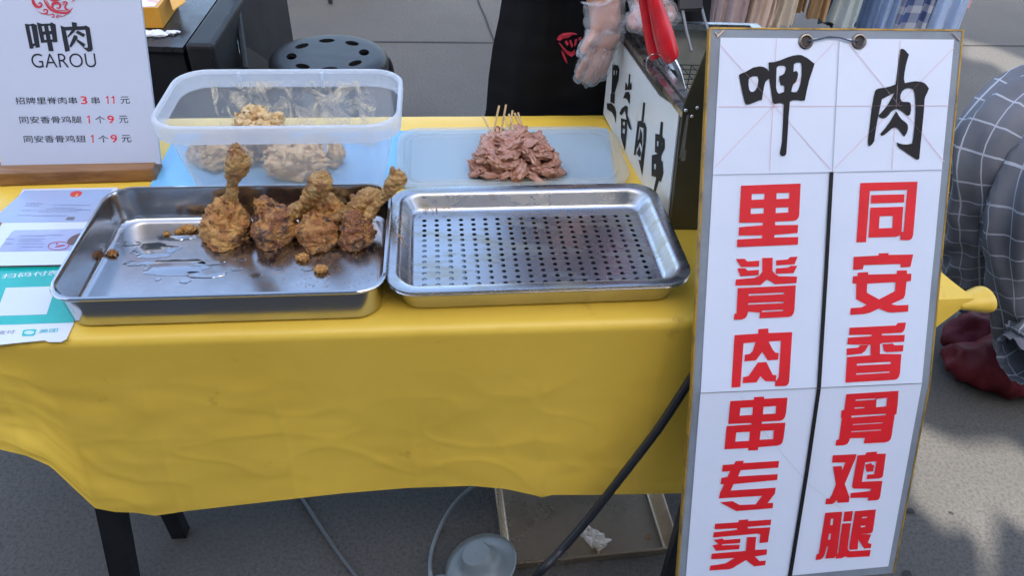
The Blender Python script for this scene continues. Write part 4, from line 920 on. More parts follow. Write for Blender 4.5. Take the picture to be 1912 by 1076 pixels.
# ---- fry basket
bk_ = thing('fry_basket', 'wire fry basket with a black handle hanging inside the fryer box', 'basket', D(1290, 90, 1.28))
b = B(); q = [D(1268, -30, 1.30), D(1312, -30, 1.30), D(1312, 14, 1.27), D(1270, 16, 1.27)]; b.hexa(q, [p+_f*.014 for p in q]); part('handle', b, BLACKM, bk_, smooth=False)
b = B(); b.tube([D(1273, 10, 1.28), D(1281, 55, 1.25), D(1291, 95, 1.225)], .0026, 8); b.tube([D(1309, 10, 1.28), D(1317, 40, 1.25), D(1328, 72, 1.225)], .0026, 8); part('handle_wire', b, mat('dull_wire', (.20, .20, .20), .45, .8), bk_)
b = B(); o_ = bq(.06, .10, zt-.02)
for i in range(9): b.tube([o_+bx_*(.02*i), o_+bx_*(.02*i)+bd_*.16, o_+bx_*(.02*i)+bd_*.16-Vector((0, 0, .05))], .0009, 5)
for i in range(9): b.tube([o_+bd_*(.02*i), o_+bd_*(.02*i)+bx_*.16], .0009, 5)
part('wire_mesh', b, BLACKM, bk_)

# ================================================================ ON THE GROUND IN FRONT
pz = .050
fl_, fr_ = P(944, 1053, pz), P(1268, 1021, pz); ev = (fr_-fl_); ev.z = 0; pw = ev.length; ev.normalize(); en = Vector((-ev.y, ev.x, 0))
bl2 = P(903, 908, pz); dpt = .30
cP = fl_ + ev*pw/2 + en*dpt/2
MP = Matrix.Translation(Vector((cP.x, cP.y, .0005))) @ Matrix.Rotation(math.atan2(ev.y, ev.x), 4, 'Z') @ Matrix.Shear('XY', 4, (0, 0)) 
t, pf = tray(MP, pw/2, dpt/2, .010, pz, .012, lip=.004, fr=.006)
tag(link('baking_pan', t, STEEL_DK, loc=MP.translation, ang=50, merge=True), 'large shallow oily metal pan on the ground under the table', 'pan')
TISS = mat('tissue', (.72, .70, .66), .8, col2=(.62, .55, .46), ns=20, col3=(.30, .19, .10), ns3=26, lo3=.58, hi3=.70)
b = B(); n_ = 34; o_ = P(1108, 1012, .004)
tq = [P(1078, 990, .02), P(1092, 981, .024), P(1140, 1000, .022), P(1139, 1034, .012), P(1120, 1036, .006)]
c00, c10, c11, c01 = P(1076, 996, .018), P(1096, 980, .030), P(1141, 1008, .020), P(1118, 1036, .006)
gr = []
for i in range(n_+1):
    rw = []
    for k in range(n_+1):
        u, v = i/n_, k/n_; p = c00.lerp(c10, v).lerp(c01.lerp(c11, v), u)
        q = Vector((u*3.1, v*3.1, 2)); cz = abs(noise.noise(q))*.022 + abs(noise.noise(q*2.3))*.010
        p = p + Vector((noise.noise(q*1.7+Vector((5, 0, 0)))*.008, noise.noise(q*1.7+Vector((0, 7, 0)))*.008, cz-.006)); p.z = max(p.z, .0035+.001*noise.noise(q*5)+.001); rw.append(p)
    gr.append(rw)
b.loft(gr, closed=False); tag(link('crumpled_tissue', b, TISS, loc=o_, ang=24), 'crumpled white tissue with brown grease stains in the ground pan', 'tissue')
b = B(); b.blob(P(1210, 1003, .004), .004, .006, .003, 3, .3, 2, 3); tag(link('burnt_scrap', b, FRY, loc=P(1210, 1003, .003)), 'tiny burnt scrap lying in the ground pan right of the tissue', 'scrap')
b = B()
for px, py, rx, ry in ((1701, 955, .009, .007), (1778, 960, .004, .003), (1695, 1074, .010, .010)):
    c_ = P(px, py, .004); b.poly([c_+Vector((rx*math.cos(a)*(1+.2*math.sin(3*a+px)), ry*math.sin(a), 0)) for a in [i*math.pi/8 for i in range(16)]])
o = link('gum_stains', b, mat('gum', (.022, .02, .019), .8), loc=P(1701, 955, .004), smooth=False); o['kind'] = 'stuff'; tag(o, 'dark gum spots trodden into the paving beside the sign board', 'stains')
# lamp
LAMPM = mat('grey_enamel', (.22, .25, .25), .38, .1, col2=(.16, .18, .185), ns=7, col3=(.22, .24, .24), ns3=24, lo3=.62, hi3=.78, bump=.08, bs=60)
lo = P(898, 1056, .075); la = (CAM-lo).normalized()*.75 + _up*.75 - _right*.35; la.normalize()
lq = la.to_track_quat('Z', 'Y').to_matrix().to_4x4(); LM = Matrix.Translation(lo) @ lq
lamp = thing('work_lamp', 'grey metal bell shaped lamp head lying on the ground with its grey cable', 'lamp', (lo.x, lo.y, .0))
b = B(); b.lathe([(.069, .004), (.071, .001), (.070, -.001), (.060, -.001), (.045, .003), (.036, .010), (.031, .022), (.029, .034), (.026, .038), (.001, .039)], LM, 44); b.lathe([(.0705, -.001), (.060, -.006), (.036, -.018), (.024, -.05), (.018, -.052), (.001, -.052)], LM, 44)
part('shade', b, LAMPM, lamp)
b = B(); b.lathe([(.001, .006), (.014, .005), (.021, .0), (.024, -.008), (.024, -.04), (.001, -.042)], Matrix.Translation(D(822, 1086, lo.y-.03)) @ (_up+la*.6).normalized().to_track_quat('Z', 'Y').to_matrix().to_4x4(), 28); part('socket', b, LAMPM, lamp)
GC = mat('grey_cable', (.20, .22, .23), .5); BC = mat('black_cable', (.012, .013, .016), .45, bump=.1, bs=60)
def cable(name, label, pts, r, mt):
    sp = spline([(p, r) for p in pts], 60); b = B(); b.tube([a for a, _ in sp], r, 10); return tag(link(name, b, mt, loc=pts[-1]), label, 'cable')
cable('cable', 'light grey cable curving down from the table edge to the lamp', [P(960, 840, .40), P(905, 893, .20), P(872, 918, .12), P(845, 946, .05), P(822, 985, .006), P(806, 1030, .006), D(803, 1068, lo.y-.01), D(808, 1085, lo.y-.02)], .0042, GC)
cable('cable', 'thin dark grey cable running over the ground left of the lamp', [P(520, 885, .004), P(563, 932, .004), P(598, 985, .004), P(632, 1035, .004), P(668, 1082, .004), P(740, 1180, .004)], .0038, mat('dark_grey_cable', (.10, .105, .11), .5))
cable('power_cable', 'thick black power cable slanting across the cloth behind the sign board', [D(1335, 640, .772), D(1285, 716, .757), D(1230, 800, .735), D(1165, 885, .71), D(1100, 968, .685), D(1050, 1026, .66), D(1000, 1078, .63), P(930, 1150, .008), P(700, 1250, .008)], .0068, BC)

# ================================================================ BACK LEFT: CART
CX = Vector((math.cos(R(1.5)), math.sin(R(1.5)), 0)); CYv = (P(450, 0, .62)-P(400, 78, .62)); CYv.z = 0; CYv.normalize()
k0 = P(400, 78, .62); k1 = P(343, 78, .62)
DARKTOP = mat('dark_counter', (.02, .021, .024), .22, .3, col2=(.035, .037, .04), ns=8, r2=.4, col3=(.16, .16, .16), ns3=70, lo3=.66, hi3=.76)
cart = thing('cart', 'black metal food cart with a glossy dark top behind the menu stand', 'cart', (k0.x, k0.y, 0))
def cq(u, v, z): return Vector((k0.x, k0.y, 0)) + CX*u + CYv*v + Vector((0, 0, z))
wl = (k1-k0).length
b = B(); b.hexa([cq(-1.0, 0, .001), cq(-wl-.012, 0, .001), cq(-wl-.012, .85, .001), cq(-1.0, .85, .001)], [cq(-1.0, 0, .590), cq(-wl-.012, 0, .590), cq(-wl-.012, .85, .590), cq(-1.0, .85, .590)]); part('body', b, BLACKM, cart, smooth=False)
b = B(); b.hexa([cq(-1.01, -.008, .592), cq(-wl-.006, -.008, .592), cq(-wl-.006, .86, .592), cq(-1.01, .86, .592)], [cq(-1.01, -.008, .606), cq(-wl-.006, -.008, .606), cq(-wl-.006, .86, .606), cq(-1.01, .86, .606)]); part('top', b, DARKTOP, cart, smooth=False)
b = B(); b.hexa([cq(-wl+.004, -.02, .001), cq(0, -.02, .001), cq(0, .9, .001), cq(-wl+.004, .9, .001)], [cq(-wl+.004, -.02, .62), cq(0, -.02, .62), cq(0, .9, .62), cq(-wl+.004, .9, .62)]); q = part('side_column', b, mat('worn_black', (.012, .013, .015), .5, col2=(.02, .021, .024), ns=10, spec=.2, col3=(.20, .20, .20), ns3=60, lo3=.68, hi3=.76), cart, smooth=False); bv = q.modifiers.new('bevel', 'BEVEL'); bv.width = .012; bv.segments = 3
# glazed side frame
fa, fb = P(462, 128, .20), D(437, -60, P(462, 128, .20).y+.33)
gl = B(); ga, gb = P(402, 80, .60), P(448, 2, .60)
gpost = B(); pa = D(458, 126, 2.0); pb = D(436, -40, 2.28)
gpost.tube([pa+Vector((0, 0, -.32)), pa, pb], [.010, .010, .010], 8); part('post', gpost, BLACKM, cart)
mg, tg_, pg = nmat('dark_glass'); pg.inputs['Base Color'].default_value = (.02, .024, .026, 1); pg.inputs['Roughness'].default_value = .06; pg.inputs['Alpha'].default_value = .45
b = B(); b.hexa([cq(.012, .02, .05), cq(.012, .86, .05), pb+Vector((-.012, 0, 0)), pa+Vector((-.012, 0, 0))], [cq(.016, .02, .05), cq(.016, .86, .05), pb+Vector((-.008, 0, 0)), pa+Vector((-.008, 0, 0))]); part('glass_panel', b, mg, cart, smooth=False)
b = B(); q = [D(433, 8, 2.2), D(441, 8, 2.2), D(452, 88, 2.06), D(447, 100, 2.04)]; b.hexa(q, [p+_f*.003 for p in q]); part('poster', b, mat('poster_blue', (.50, .58, .62), .5, col2=(.10, .28, .42), ns=18, lo=.5, hi=.6), cart, smooth=False)
# yellow box and scraps
yb0, yb1, yb2 = P(262, 52, .608), P(305, 51, .608), P(333, 12, .608)
ex, ey = (yb1-P(200, 53, .608)).normalized(), (yb2-yb1).normalized()
bz = .055; b = B(); f0 = [yb1-ex*.24, yb1, yb1+ey*.16, yb1+ey*.16-ex*.24]; f0 = [Vector((p.x, p.y, .6075)) for p in f0]; f1 = [p+Vector((0, 0, bz)) for p in f0]
b.hexa(f0, f1); ybx = link('card_box', b, mat('yellow_card', (.62, .30, .03), .5, col2=(.52, .24, .02), ns=9), loc=f0[1], smooth=False); tag(ybx, 'small yellow cardboard box with a printed lid lying on the black cart', 'box')
b = B(); b.poly([p + Vector((0, 0, .0008)) + (f1[(i+2) % 4]-p)*.04 for i, p in enumerate(f1)]); part('printed_top', b, mat('box_print', (.70, .66, .72), .4, col2=(.60, .28, .30), ns=16, lo=.5, hi=.6, col3=(.62, .46, .25), ns3=13, aniso=(1, 2.4, 1)), ybx, smooth=False, recalc=False)
fp = [f1[1]+ey*.10, f1[1]+ey*.02+ex*.03-Vector((0, 0, .015)), f1[1]+ey*.08+ex*.05-Vector((0, 0, .012)), f1[2]]
b = B(); b.poly(fp); b.poly([p-Vector((0, 0, .002)) for p in fp]); part('flap', b, mat('yellow_flap', (.60, .30, .03), .5), ybx, smooth=False, recalc=False)
SCR = mat('white_scrap', (.66, .68, .70), .7)
b = B()
for i in range(16):
    p = P(268+rnd.uniform(0, 58), 65+rnd.uniform(-4, 4), .607); b.blob(p+Vector((0, 0, .004)), rnd.uniform(.006, .02), rnd.uniform(.004, .010), rnd.uniform(.003, .007), 2, .5, 2.5, i)
o = link('paper_scraps', b, SCR, loc=P(290, 65, .607)); o['kind'] = 'stuff'; tag(o, 'torn white scraps on the front edge of the black cart top', 'scraps')

# ================================================================ STOOLS
def stool(label, c, r=.19, h=.45, rot=0.0):
    root = thing('stool', label, 'stool', (c.x, c.y, 0)); M = Matrix.Translation(Vector((c.x, c.y, h)))
    SM = mat('stool_black', (.010, .0105, .012), .42, col2=(.018, .0185, .021), ns=14, spec=.35, col3=(.10, .10, .10), ns3=50, lo3=.7, hi3=.8, bump=.05, bs=40)
    b = B(); n = 64; o_ = [M @ Vector((.80*r*math.cos(a), .80*r*math.sin(a), .010)) for a in [i*2*math.pi/n for i in range(n)]]
    hl = []
    for k in range(8):
        a = rot+k*math.pi/4; ca = Vector((.60*r*math.cos(a), .60*r*math.sin(a), .010)); t1 = Vector((-math.sin(a), math.cos(a), 0)); t0 = Vector((math.cos(a), math.sin(a), 0))
        hl.append([M @ (ca + (t1*.026*math.cos(q) + t0*.0165*math.sin(q))*r/.19) for q in [i*2*math.pi/14 for i in range(14)]])
    b.poly(o_, hl)
    for l in hl: b.loft([l, [p-Vector((0, 0, .012)) for p in l]])
    b.lathe([(.80*r, .010), (.88*r, .0085), (.95*r, .004), (.99*r, -.006), (1.0*r, -.02), (1.0*r, -.034), (.985*r, -.036), (.97*r, -.024), (.001, -.024)], M, n)  # ends in a black disc under the seat, added as shade in the holes
    part('seat', b, SM, root, merge=True, ang=40)
    for k in range(4):
        a = rot+.3+k*math.pi/2; ca, sa = math.cos(a), math.sin(a); b = B()
        sp = spline([(M @ Vector((ca*q*r, sa*q*r, z)), .011) for q, z in ((.7, -.03), (.98, -.035), (1.08, -.06), (1.12, -.14), (1.2, -.30), (1.26, .0005-h+.011))], 24); b.tube([p for p, _ in sp], .011, 10); part('leg', b, SM, root)
    return root
stool('round black stool with oval holes in its seat, behind the plastic tub', P(613, 104, .455), .182, .45, .25)
q = P(481, 29, 0); stool('far black stool of which only the legs show at the top edge', Vector((q.x+.12, q.y+.30, 0)), .19, .45, 3.9)
q = P(541, 2, 0); stool('second far black stool standing beyond the first one', Vector((q.x+.20, q.y+.24, 0)), .19, .45, 3.6)

# ================================================================ CLOTHES RACK
rk = thing('clothes_rack', 'metal clothes rack full of hanging garments behind the sign board', 'rack', (1.2, 3.05, 0))
ra, rb = D(1240, 40, 2.98), D(1772, 40, 3.12); ra.z = rb.z = 1.25
b = B(); b.tube([ra, rb], .012, 12); part('rail', b, CHROME, rk)
for e in (ra, rb):
    b = B(); b.tube([Vector((e.x, e.y, .02)), Vector((e.x, e.y, 1.27))], .013, 12); part('post', b, CHROME, rk)
    b = B(); b.tube([Vector((e.x, e.y-.22, .013)), Vector((e.x, e.y+.22, .013))], .012, 12); part('foot', b, CHROME, rk)
def fabric(name, c, c2=None, plaid=None):
    return mat(name, c, .85, col2=c2 or tuple(k*.75 for k in c), ns=6, lo=.4, hi=.65, bump=.2, bs=300, bd=.001)
def plaidmat(name, base, line, sc, wd, line2=None, sc2=None, axis=('U', 'V')):
    m, t, p = nmat(name); N, L = t.nodes.new, t.links.new; uv = N('ShaderNodeUVMap'); sp = N('ShaderNodeSeparateXYZ'); L(uv.outputs[0], sp.inputs[0]); cur = None
    def stripe(sock, s_, w_):
        a = N('ShaderNodeMath'); a.operation = 'MULTIPLY'; L(sock, a.inputs[0]); a.inputs[1].default_value = s_
        b_ = N('ShaderNodeMath'); b_.operation = 'FRACT'; L(a.outputs[0], b_.inputs[0]); c_ = N('ShaderNodeMath'); c_.operation = 'LESS_THAN'; L(b_.outputs[0], c_.inputs[0]); c_.inputs[1].default_value = w_; return c_.outputs[0]
    s1, s2 = stripe(sp.outputs[0], sc, wd), stripe(sp.outputs[1], sc, wd)
    ad = N('ShaderNodeMath'); ad.operation = 'ADD' if line2 else 'MAXIMUM'; L(s1, ad.inputs[0]); L(s2, ad.inputs[1])
    if line2: h = N('ShaderNodeMath'); h.operation = 'MULTIPLY'; h.inputs[1].default_value = .5; L(ad.outputs[0], h.inputs[0]); ad = h
    tcn = N('ShaderNodeTexCoord'); nz = N('ShaderNodeTexNoise'); nz.inputs['Scale'].default_value = 9; nz.inputs['Detail'].default_value = 5; L(tcn.outputs['Object'], nz.inputs['Vector'])
    mr = N('ShaderNodeMapRange'); mr.inputs[1].default_value = .35; mr.inputs[2].default_value = .65; L(nz.outputs[0], mr.inputs[0])
    bx = N('ShaderNodeMix'); bx.data_type = 'RGBA'; L(mr.outputs[0], bx.inputs[0]); bx.inputs[6].default_value = (*base, 1); bx.inputs[7].default_value = (*[k*.7 for k in base], 1)
    mx = N('ShaderNodeMix'); mx.data_type = 'RGBA'; L(ad.outputs[0], mx.inputs[0]); L(bx.outputs[2], mx.inputs[6]); mx.inputs[7].default_value = (*line, 1)
    L(mx.outputs[2], p.inputs['Base Color']); p.inputs['Roughness'].default_value = .85; return m
def uvgrid(o, nu, nv, su, sv):
    me = o.data; uv = me.uv_layers.new(name='UVMap')
    for l in me.loops:
        i = l.vertex_index; uv.data[l.index].uv = ((i % nu)/nu*su, (i//nu)/nv*sv)
def garment(label, x0, x1, ytop, ybot, col, Yd, pleats=5, seed=0, plaid=None, flare=.7, name='garment', cat='clothing', c2=None):
    pb0, pb1 = D(x0, ybot, Yd), D(x1, ybot, Yd); c_ = (pb0+pb1)/2; hw = (pb1-pb0).length/2; zb = c_.z; zt_ = 1.20; nu, nv = 60, 30; rings = []
    for i in range(nv+1):
        f = i/nv; z = zb+(zt_-zb)*f; rg = []; hw_ = hw*(1-(1-flare)*f); dp = .045-.02*f
        for k in range(nu):
            a = 2*math.pi*k/nu; fo = 1 + (.30*math.sin(pleats*a*2+seed)+.18*math.sin(pleats*a*3.3+seed*2))*(1-f*.6)
            rg.append(Vector((c_.x + hw_*math.cos(a) + .01*noise.noise(Vector((f*4, a, seed))), Yd + dp*math.sin(a)*fo + (c_.x*.05), z + .008*math.sin(a*3+seed)*(1-f))))
        rings.append(rg)
    b = B(); b.loft(rings, cap1=True)
    o = link(name, b, col, loc=(c_.x, Yd, zb), ang=180); tag(o, label, cat, 'garments hanging on the rack')
    uvgrid(o, nu, nv, 2*math.pi*hw/.5, (zt_-zb)/.5)
    # hanger hook
    h = B(); h.tube([Vector((c_.x, Yd+.05*c_.x, zt_-.01)), Vector((c_.x, Yd+.05*c_.x, 1.235)), Vector((c_.x, Yd+.03+.05*c_.x, 1.27)), Vector((c_.x, Yd+.05+.05*c_.x, 1.25))], .003, 6); part('hanger', h, CHROME, o)
    return o
garment('mauve grey garment at the left end of the rack', 1302, 1345, 0, 62, fabric('mauve', (.20, .165, .185)), 2.96, 4, 1)
garment('pinkish grey draped garment second on the rack', 1328, 1392, 0, 58, fabric('pink_grey', (.28, .225, .235)), 2.92, 4, 2)
garment('narrow dark brown garment beside the pinkish grey one', 1386, 1402, 0, 55, fabric('brown', (.14, .095, .08)), 2.98, 3, 3)
garment('pale beige pink coat on the rack', 1396, 1446, 0, 54, fabric('beige_pink', (.46, .37, .32)), 2.93, 5, 4)
garment('cream garment beside the beige coat', 1440, 1484, 0, 52, fabric('cream', (.44, .40, .34)), 2.95, 4, 5)
garment('short tan brown garment ending above the others', 1480, 1508, 0, 26, fabric('tan', (.24, .155, .085)), 2.99, 3, 6)
garment('brown trousers with a dark hem on the rack', 1512, 1548, 0, 40, fabric('tan_brown', (.26, .165, .08)), 2.94, 3, 7)
garment('dark navy garment behind the brown trousers', 1536, 1566, 0, 52, fabric('dark_navy', (.035, .045, .07)), 3.02, 3, 8)
garment('pale grey blue denim with a frayed hem', 1550, 1606, 0, 52, fabric('pale_denim', (.33, .40, .43)), 2.95, 4, 9)
garment('mid blue denim skirt on the rack', 1598, 1646, 0, 62, fabric('mid_denim', (.09, .155, .30)), 2.99, 5, 10)
garment('light blue denim shirt on the rack', 1634, 1676, 0, 64, fabric('blue_denim', (.19, .28, .46)), 2.95, 4, 11)
garment('blue and grey plaid skirt on the rack', 1664, 1752, 0, 62, plaidmat('blue_plaid', (.045, .085, .24), (.33, .37, .44), 7.5, .42, line2=1), 2.96, 5, 12)
garment('pale blue denim garment at the right end of the rack', 1742, 1806, 0, 66, fabric('sky_denim', (.30, .41, .62)), 2.93, 4, 13)
garment('small pink garment sticking out at the far right end of the rack', 1796, 1826, 0, 18, fabric('pink', (.52, .25, .25)), 3.02, 3, 14)

# ================================================================ PEOPLE
def skinned(name, verts, edges, mt, parent, sub=2, root_i=0, post=None):
    me = bpy.data.meshes.new(name); me.from_pydata([v[0] for v in verts], edges, []); o = bpy.data.objects.new(name, me); COL.objects.link(o)
    m_ = o.modifiers.new('skin', 'SKIN'); m_.use_smooth_shade = True
    for i, v in enumerate(verts):
        r = v[1] if isinstance(v[1], tuple) else (v[1], v[1]); sv = me.skin_vertices[0].data[i]; sv.radius = r; sv.use_root = (i == root_i)
    s_ = o.modifiers.new('sub', 'SUBSURF'); s_.levels = sub; s_.render_levels = sub
    dg = bpy.context.evaluated_depsgraph_get(); dg.update(); m2 = bpy.data.meshes.new_from_object(o.evaluated_get(dg)); bpy.data.objects.remove(o)
    bm = bmesh.new(); bm.from_mesh(m2)
    if post: post(bm)
    return part(name, bm, mt, parent, ang=180)
SKIN = mat('skin', (.46, .205, .115), .42, col2=(.38, .155, .085), ns=14, col3=(.50, .24, .18), ns3=30, bump=.12, bs=140, bd=.001, sss=.15)
CLOTHB = mat('black_fabric', (.005, .0052, .006), .9, col2=(.008, .008, .009), ns=8, spec=.15, bump=.15, bs=200)
SHIRT = mat('dark_shirt', (.030, .028, .034), .85, col2=(.045, .042, .05), ns=9)
HAIR = mat('black_hair', (.012, .010, .009), .4)
# ---- the seller
cx0 = D(1118, 110, 1.56).x; YB = 1.60
sel = thing('person', 'stall seller in a black apron with a red emblem and clear plastic gloves', 'person', (cx0, YB, 0))
V = lambda x, y, z: Vector((cx0+x, YB+y, z))
wA, wB = D(1130, 14, 1.37), D(1222, -26, 1.36)
eA, eB = D(1098, -190, 1.43), V(.27, -.05, 1.10)
hA = [D(1132, 46, 1.355), D(1127, 76, 1.345)]; hB_ = [D(1216, 2, 1.335), D(1210, 18, 1.325)]
sv = [(V(0, 0, .93), (.150, .11)), (V(0, .0, 1.08), (.135, .10)), (V(0, -.01, 1.25), (.155, .11)), (V(0, -.01, 1.38), (.13, .09)), (V(0, -.01, 1.46), .052), (V(0, -.025, 1.53), .058), (V(0, -.04, 1.60), (.078, .09)), (V(0, -.03, 1.68), (.070, .08)),
      (V(-.18, 0, 1.38), .058), (V(-.20, -.02, 1.22), .048), (eA, .042), (wA.lerp(eA, .45), .044), (wA, (.036, .030)), (hA[0], (.030, .022)), (hA[1], (.034, .019)),
      (V(.20, 0, 1.38), .058), (V(.27, -.02, 1.22), .048), (eB, .042), (wB.lerp(eB, .45), .036), (wB, .027), (hB_[0], (.032, .022)), (hB_[1], (.034, .020)),
      (V(-.10, 0, .82), .088), (V(-.11, -.01, .48), .060), (V(-.11, .01, .10), .042), (V(-.11, -.11, .045), .038), (V(.10, 0, .82), .088), (V(.11, -.01, .48), .060), (V(.11, .01, .10), .042), (V(.11, -.11, .045), .038)]
se = [(0,1),(1,2),(2,3),(3,4),(4,5),(5,6),(6,7),(3,8),(8,9),(9,10),(10,11),(11,12),(12,13),(13,14),(3,15),(15,16),(16,17),(17,18),(18,19),(19,20),(20,21),(0,22),(22,23),(23,24),(24,25),(0,26),(26,27),(27,28),(28,29)]
# fingers: chains rooted in each palm
def addf(base_i, pts, rs):
    prev = base_i
    for p, r in zip(pts, rs): sv.append((p, r)); se.append((prev, len(sv)-1)); prev = len(sv)-1
FA = [[(1112, 86, 1.335), (1096, 112, 1.325), (1084, 132, 1.325), (1080, 146, 1.335)], [(1122, 92, 1.332), (1108, 122, 1.322), (1098, 142, 1.325), (1094, 152, 1.337)],
      [(1131, 94, 1.334), (1120, 122, 1.326), (1112, 142, 1.33), (1108, 151, 1.342)], [(1140, 92, 1.34), (1133, 116, 1.335), (1126, 134, 1.337), (1121, 142, 1.346)], [(1112, 62, 1.335), (1096, 80, 1.322), (1088, 100, 1.315)]]
for ch in FA: addf(14 if len(ch) == 4 else 13, [D(*p) for p in ch], [.0095, .0088, .0082, .0072])
FB = [[(1192, 24, 1.315), (1178, 36, 1.295), (1180, 46, 1.275), (1192, 50, 1.262)], [(1200, 26, 1.31), (1192, 44, 1.29), (1200, 52, 1.27), (1212, 50, 1.26)], [(1212, 26, 1.31), (1212, 44, 1.288), (1222, 50, 1.268), (1234, 44, 1.262)], [(1224, 22, 1.31), (1232, 36, 1.29), (1242, 40, 1.272), (1250, 34, 1.266)], [(1236, 4, 1.325), (1252, 18, 1.30), (1258, 36, 1.285)]]
for ch in FB: addf(21 if len(ch) == 4 else 20, [D(*p) for p in ch], [.0095, .0088, .0082, .0074])
body = skinned('body', sv, se, SKIN, sel)
# face
for s_ in (-1, 1):
    b = B(); b.blob(V(.03*s_, -.115, 1.625), .012, .008, .008, 2, 0); part('eye', b, mat('eye_white', (.7, .7, .7), .3), sel)
b = B(); b.blob(V(0, -.13, 1.59), .013, .02, .02, 2, .05); part('nose', b, SKIN, sel)
b = B(); b.blob(V(0, -.113, 1.552), .024, .009, .007, 2, .05); part('mouth', b, mat('lips', (.36, .12, .10), .4), sel)
b = B(); b.blob(V(0, -.01, 1.665), .098, .112, .085, 4, .06, 3, 2, fn=lambda d: -.35 if d.y < -.55 and d.z < .3 else 0); part('hair', b, HAIR, sel, ang=180)
# trousers and shirt shells, then the apron
def shell(rings, name, mt, parent, cap0=False, cap1=False, n=48, wob=.0, seed=0):
    b = B(); rr_ = []
    for c_, rx, ry in rings:
        rr_.append([c_ + Vector((rx*math.cos(a)*(1+wob*noise.noise(Vector((math.cos(a)*2, math.sin(a)*2, c_.z*4+seed)))), ry*math.sin(a)*(1+wob*noise.noise(Vector((math.cos(a)*2, math.sin(a)*2, c_.z*4+seed+9)))), 0)) for a in [i*2*math.pi/n for i in range(n)]])
    b.loft(rr_, cap0=cap0, cap1=cap1); return part(name, b, mt, parent, ang=180)
shell([(V(0, .01, .72), .185, .11), (V(0, .01, .90), .18, .115), (V(0, 0, 1.05), .165, .115), (V(0, -.01, 1.2), .20, .14), (V(0, -.01, 1.36), .21, .13), (V(0, -.01, 1.43), .12, .10), (V(0, -.01, 1.455), .07, .075)], 'shirt', SHIRT, sel, wob=.05)
for s_ in (-1, 1):
    shell([(V(.11*s_, 0, .09), .068, .075), (V(.11*s_, -.01, .48), .082, .09), (V(.10*s_, 0, .80), .105, .125), (V(.08*s_, 0, .88), .10, .13)], 'trouser_leg', CLOTHB, sel, wob=.06, seed=s_)
    b = B(); b.blob(V(.11*s_, -.05, .045), .05, .13, .045, 3, .03, fn=lambda d: -.1 if d.z < -.6 else 0); part('shoe', b, BLACKM, sel)
l0, l1, l2 = D(905, 226, 1.47), D(917, 110, 1.47), D(938, -5, 1.47)
ap = []
for z, lx in ((.42, l0.x-.03), (.55, l0.x-.016), (l0.z, l0.x), ((l0.z+l1.z)/2, (l0.x+l1.x)/2-.002), (l1.z, l1.x), ((l1.z+l2.z)/2, (l1.x+l2.x)/2+.002), (l2.z, l2.x), (1.02, l2.x+.014), (1.2, l2.x+.03), (1.36, l2.x+.09)):
    row_ = []
    for k in range(61):
        f = k/60*2-1; hw = cx0-lx + .0; x = f*hw; y = -.165 + .045*f*f + .05*max(0, abs(f)-.75)/.25 + .010*noise.noise(Vector((f*3.5, z*2.2, 1)))*1.2 + .006*math.sin(f*9+z*5)
        row_.append(V(x, y+.0, z))
    ap.append(row_)
# densify downwards
ap2 = []
for a, c_ in zip(ap, ap[1:]):
    for s_ in range(6): ap2.append([p.lerp(q, s_/6) + Vector((0, .004*noise.noise(Vector((p.x*14, s_*.4+p.z*9, 2))), 0)) for p, q in zip(a, c_)])
b = B(); b.loft(ap2, closed=False); b.loft([[p+Vector((0, .003, 0)) for p in r] for r in ap2], closed=False)
apn = part('apron', b, CLOTHB, sel, recalc=False, ang=180)
def onap(px, py, off=0):
    best = None; d = ray(px, py)
    for r in ap2:
        for p in r:
            v_ = p-CAM; t_ = v_.dot(d)/d.dot(d); e = (v_-d*t_).length
            if best is None or e < best[0]: best = (e, t_)
    return CAM + d*(best[1]) - _f*(.010+off)
APR = mat('apron_red', (.50, .02, .045), .7)
b = B(); s7_ = 3.587; k = 0
for pc in ([(570,272),(585,248),(615,232),(655,226),(690,230),(712,240),(672,244),(650,262),(612,268),(590,285)], [(580,292),(596,300),(612,320),(640,348),(668,358),(690,340),(694,372),(668,390),(640,372),(612,340)], [(600,345),(618,362),(632,400),(642,436),(628,420),(608,380)], [(622,290),(634,278),(650,300),(640,318)], [(652,282),(664,276),(680,318),(668,330)], [(690,275),(706,270),(700,310),(686,322)], [(716,262),(734,256),(732,276),(714,284)]):
    b.poly([onap(880+x/s7_, y/s7_, k*.0002) for x, y in pc]); k += 1
part('emblem', b, APR, apn, smooth=False, recalc=False)
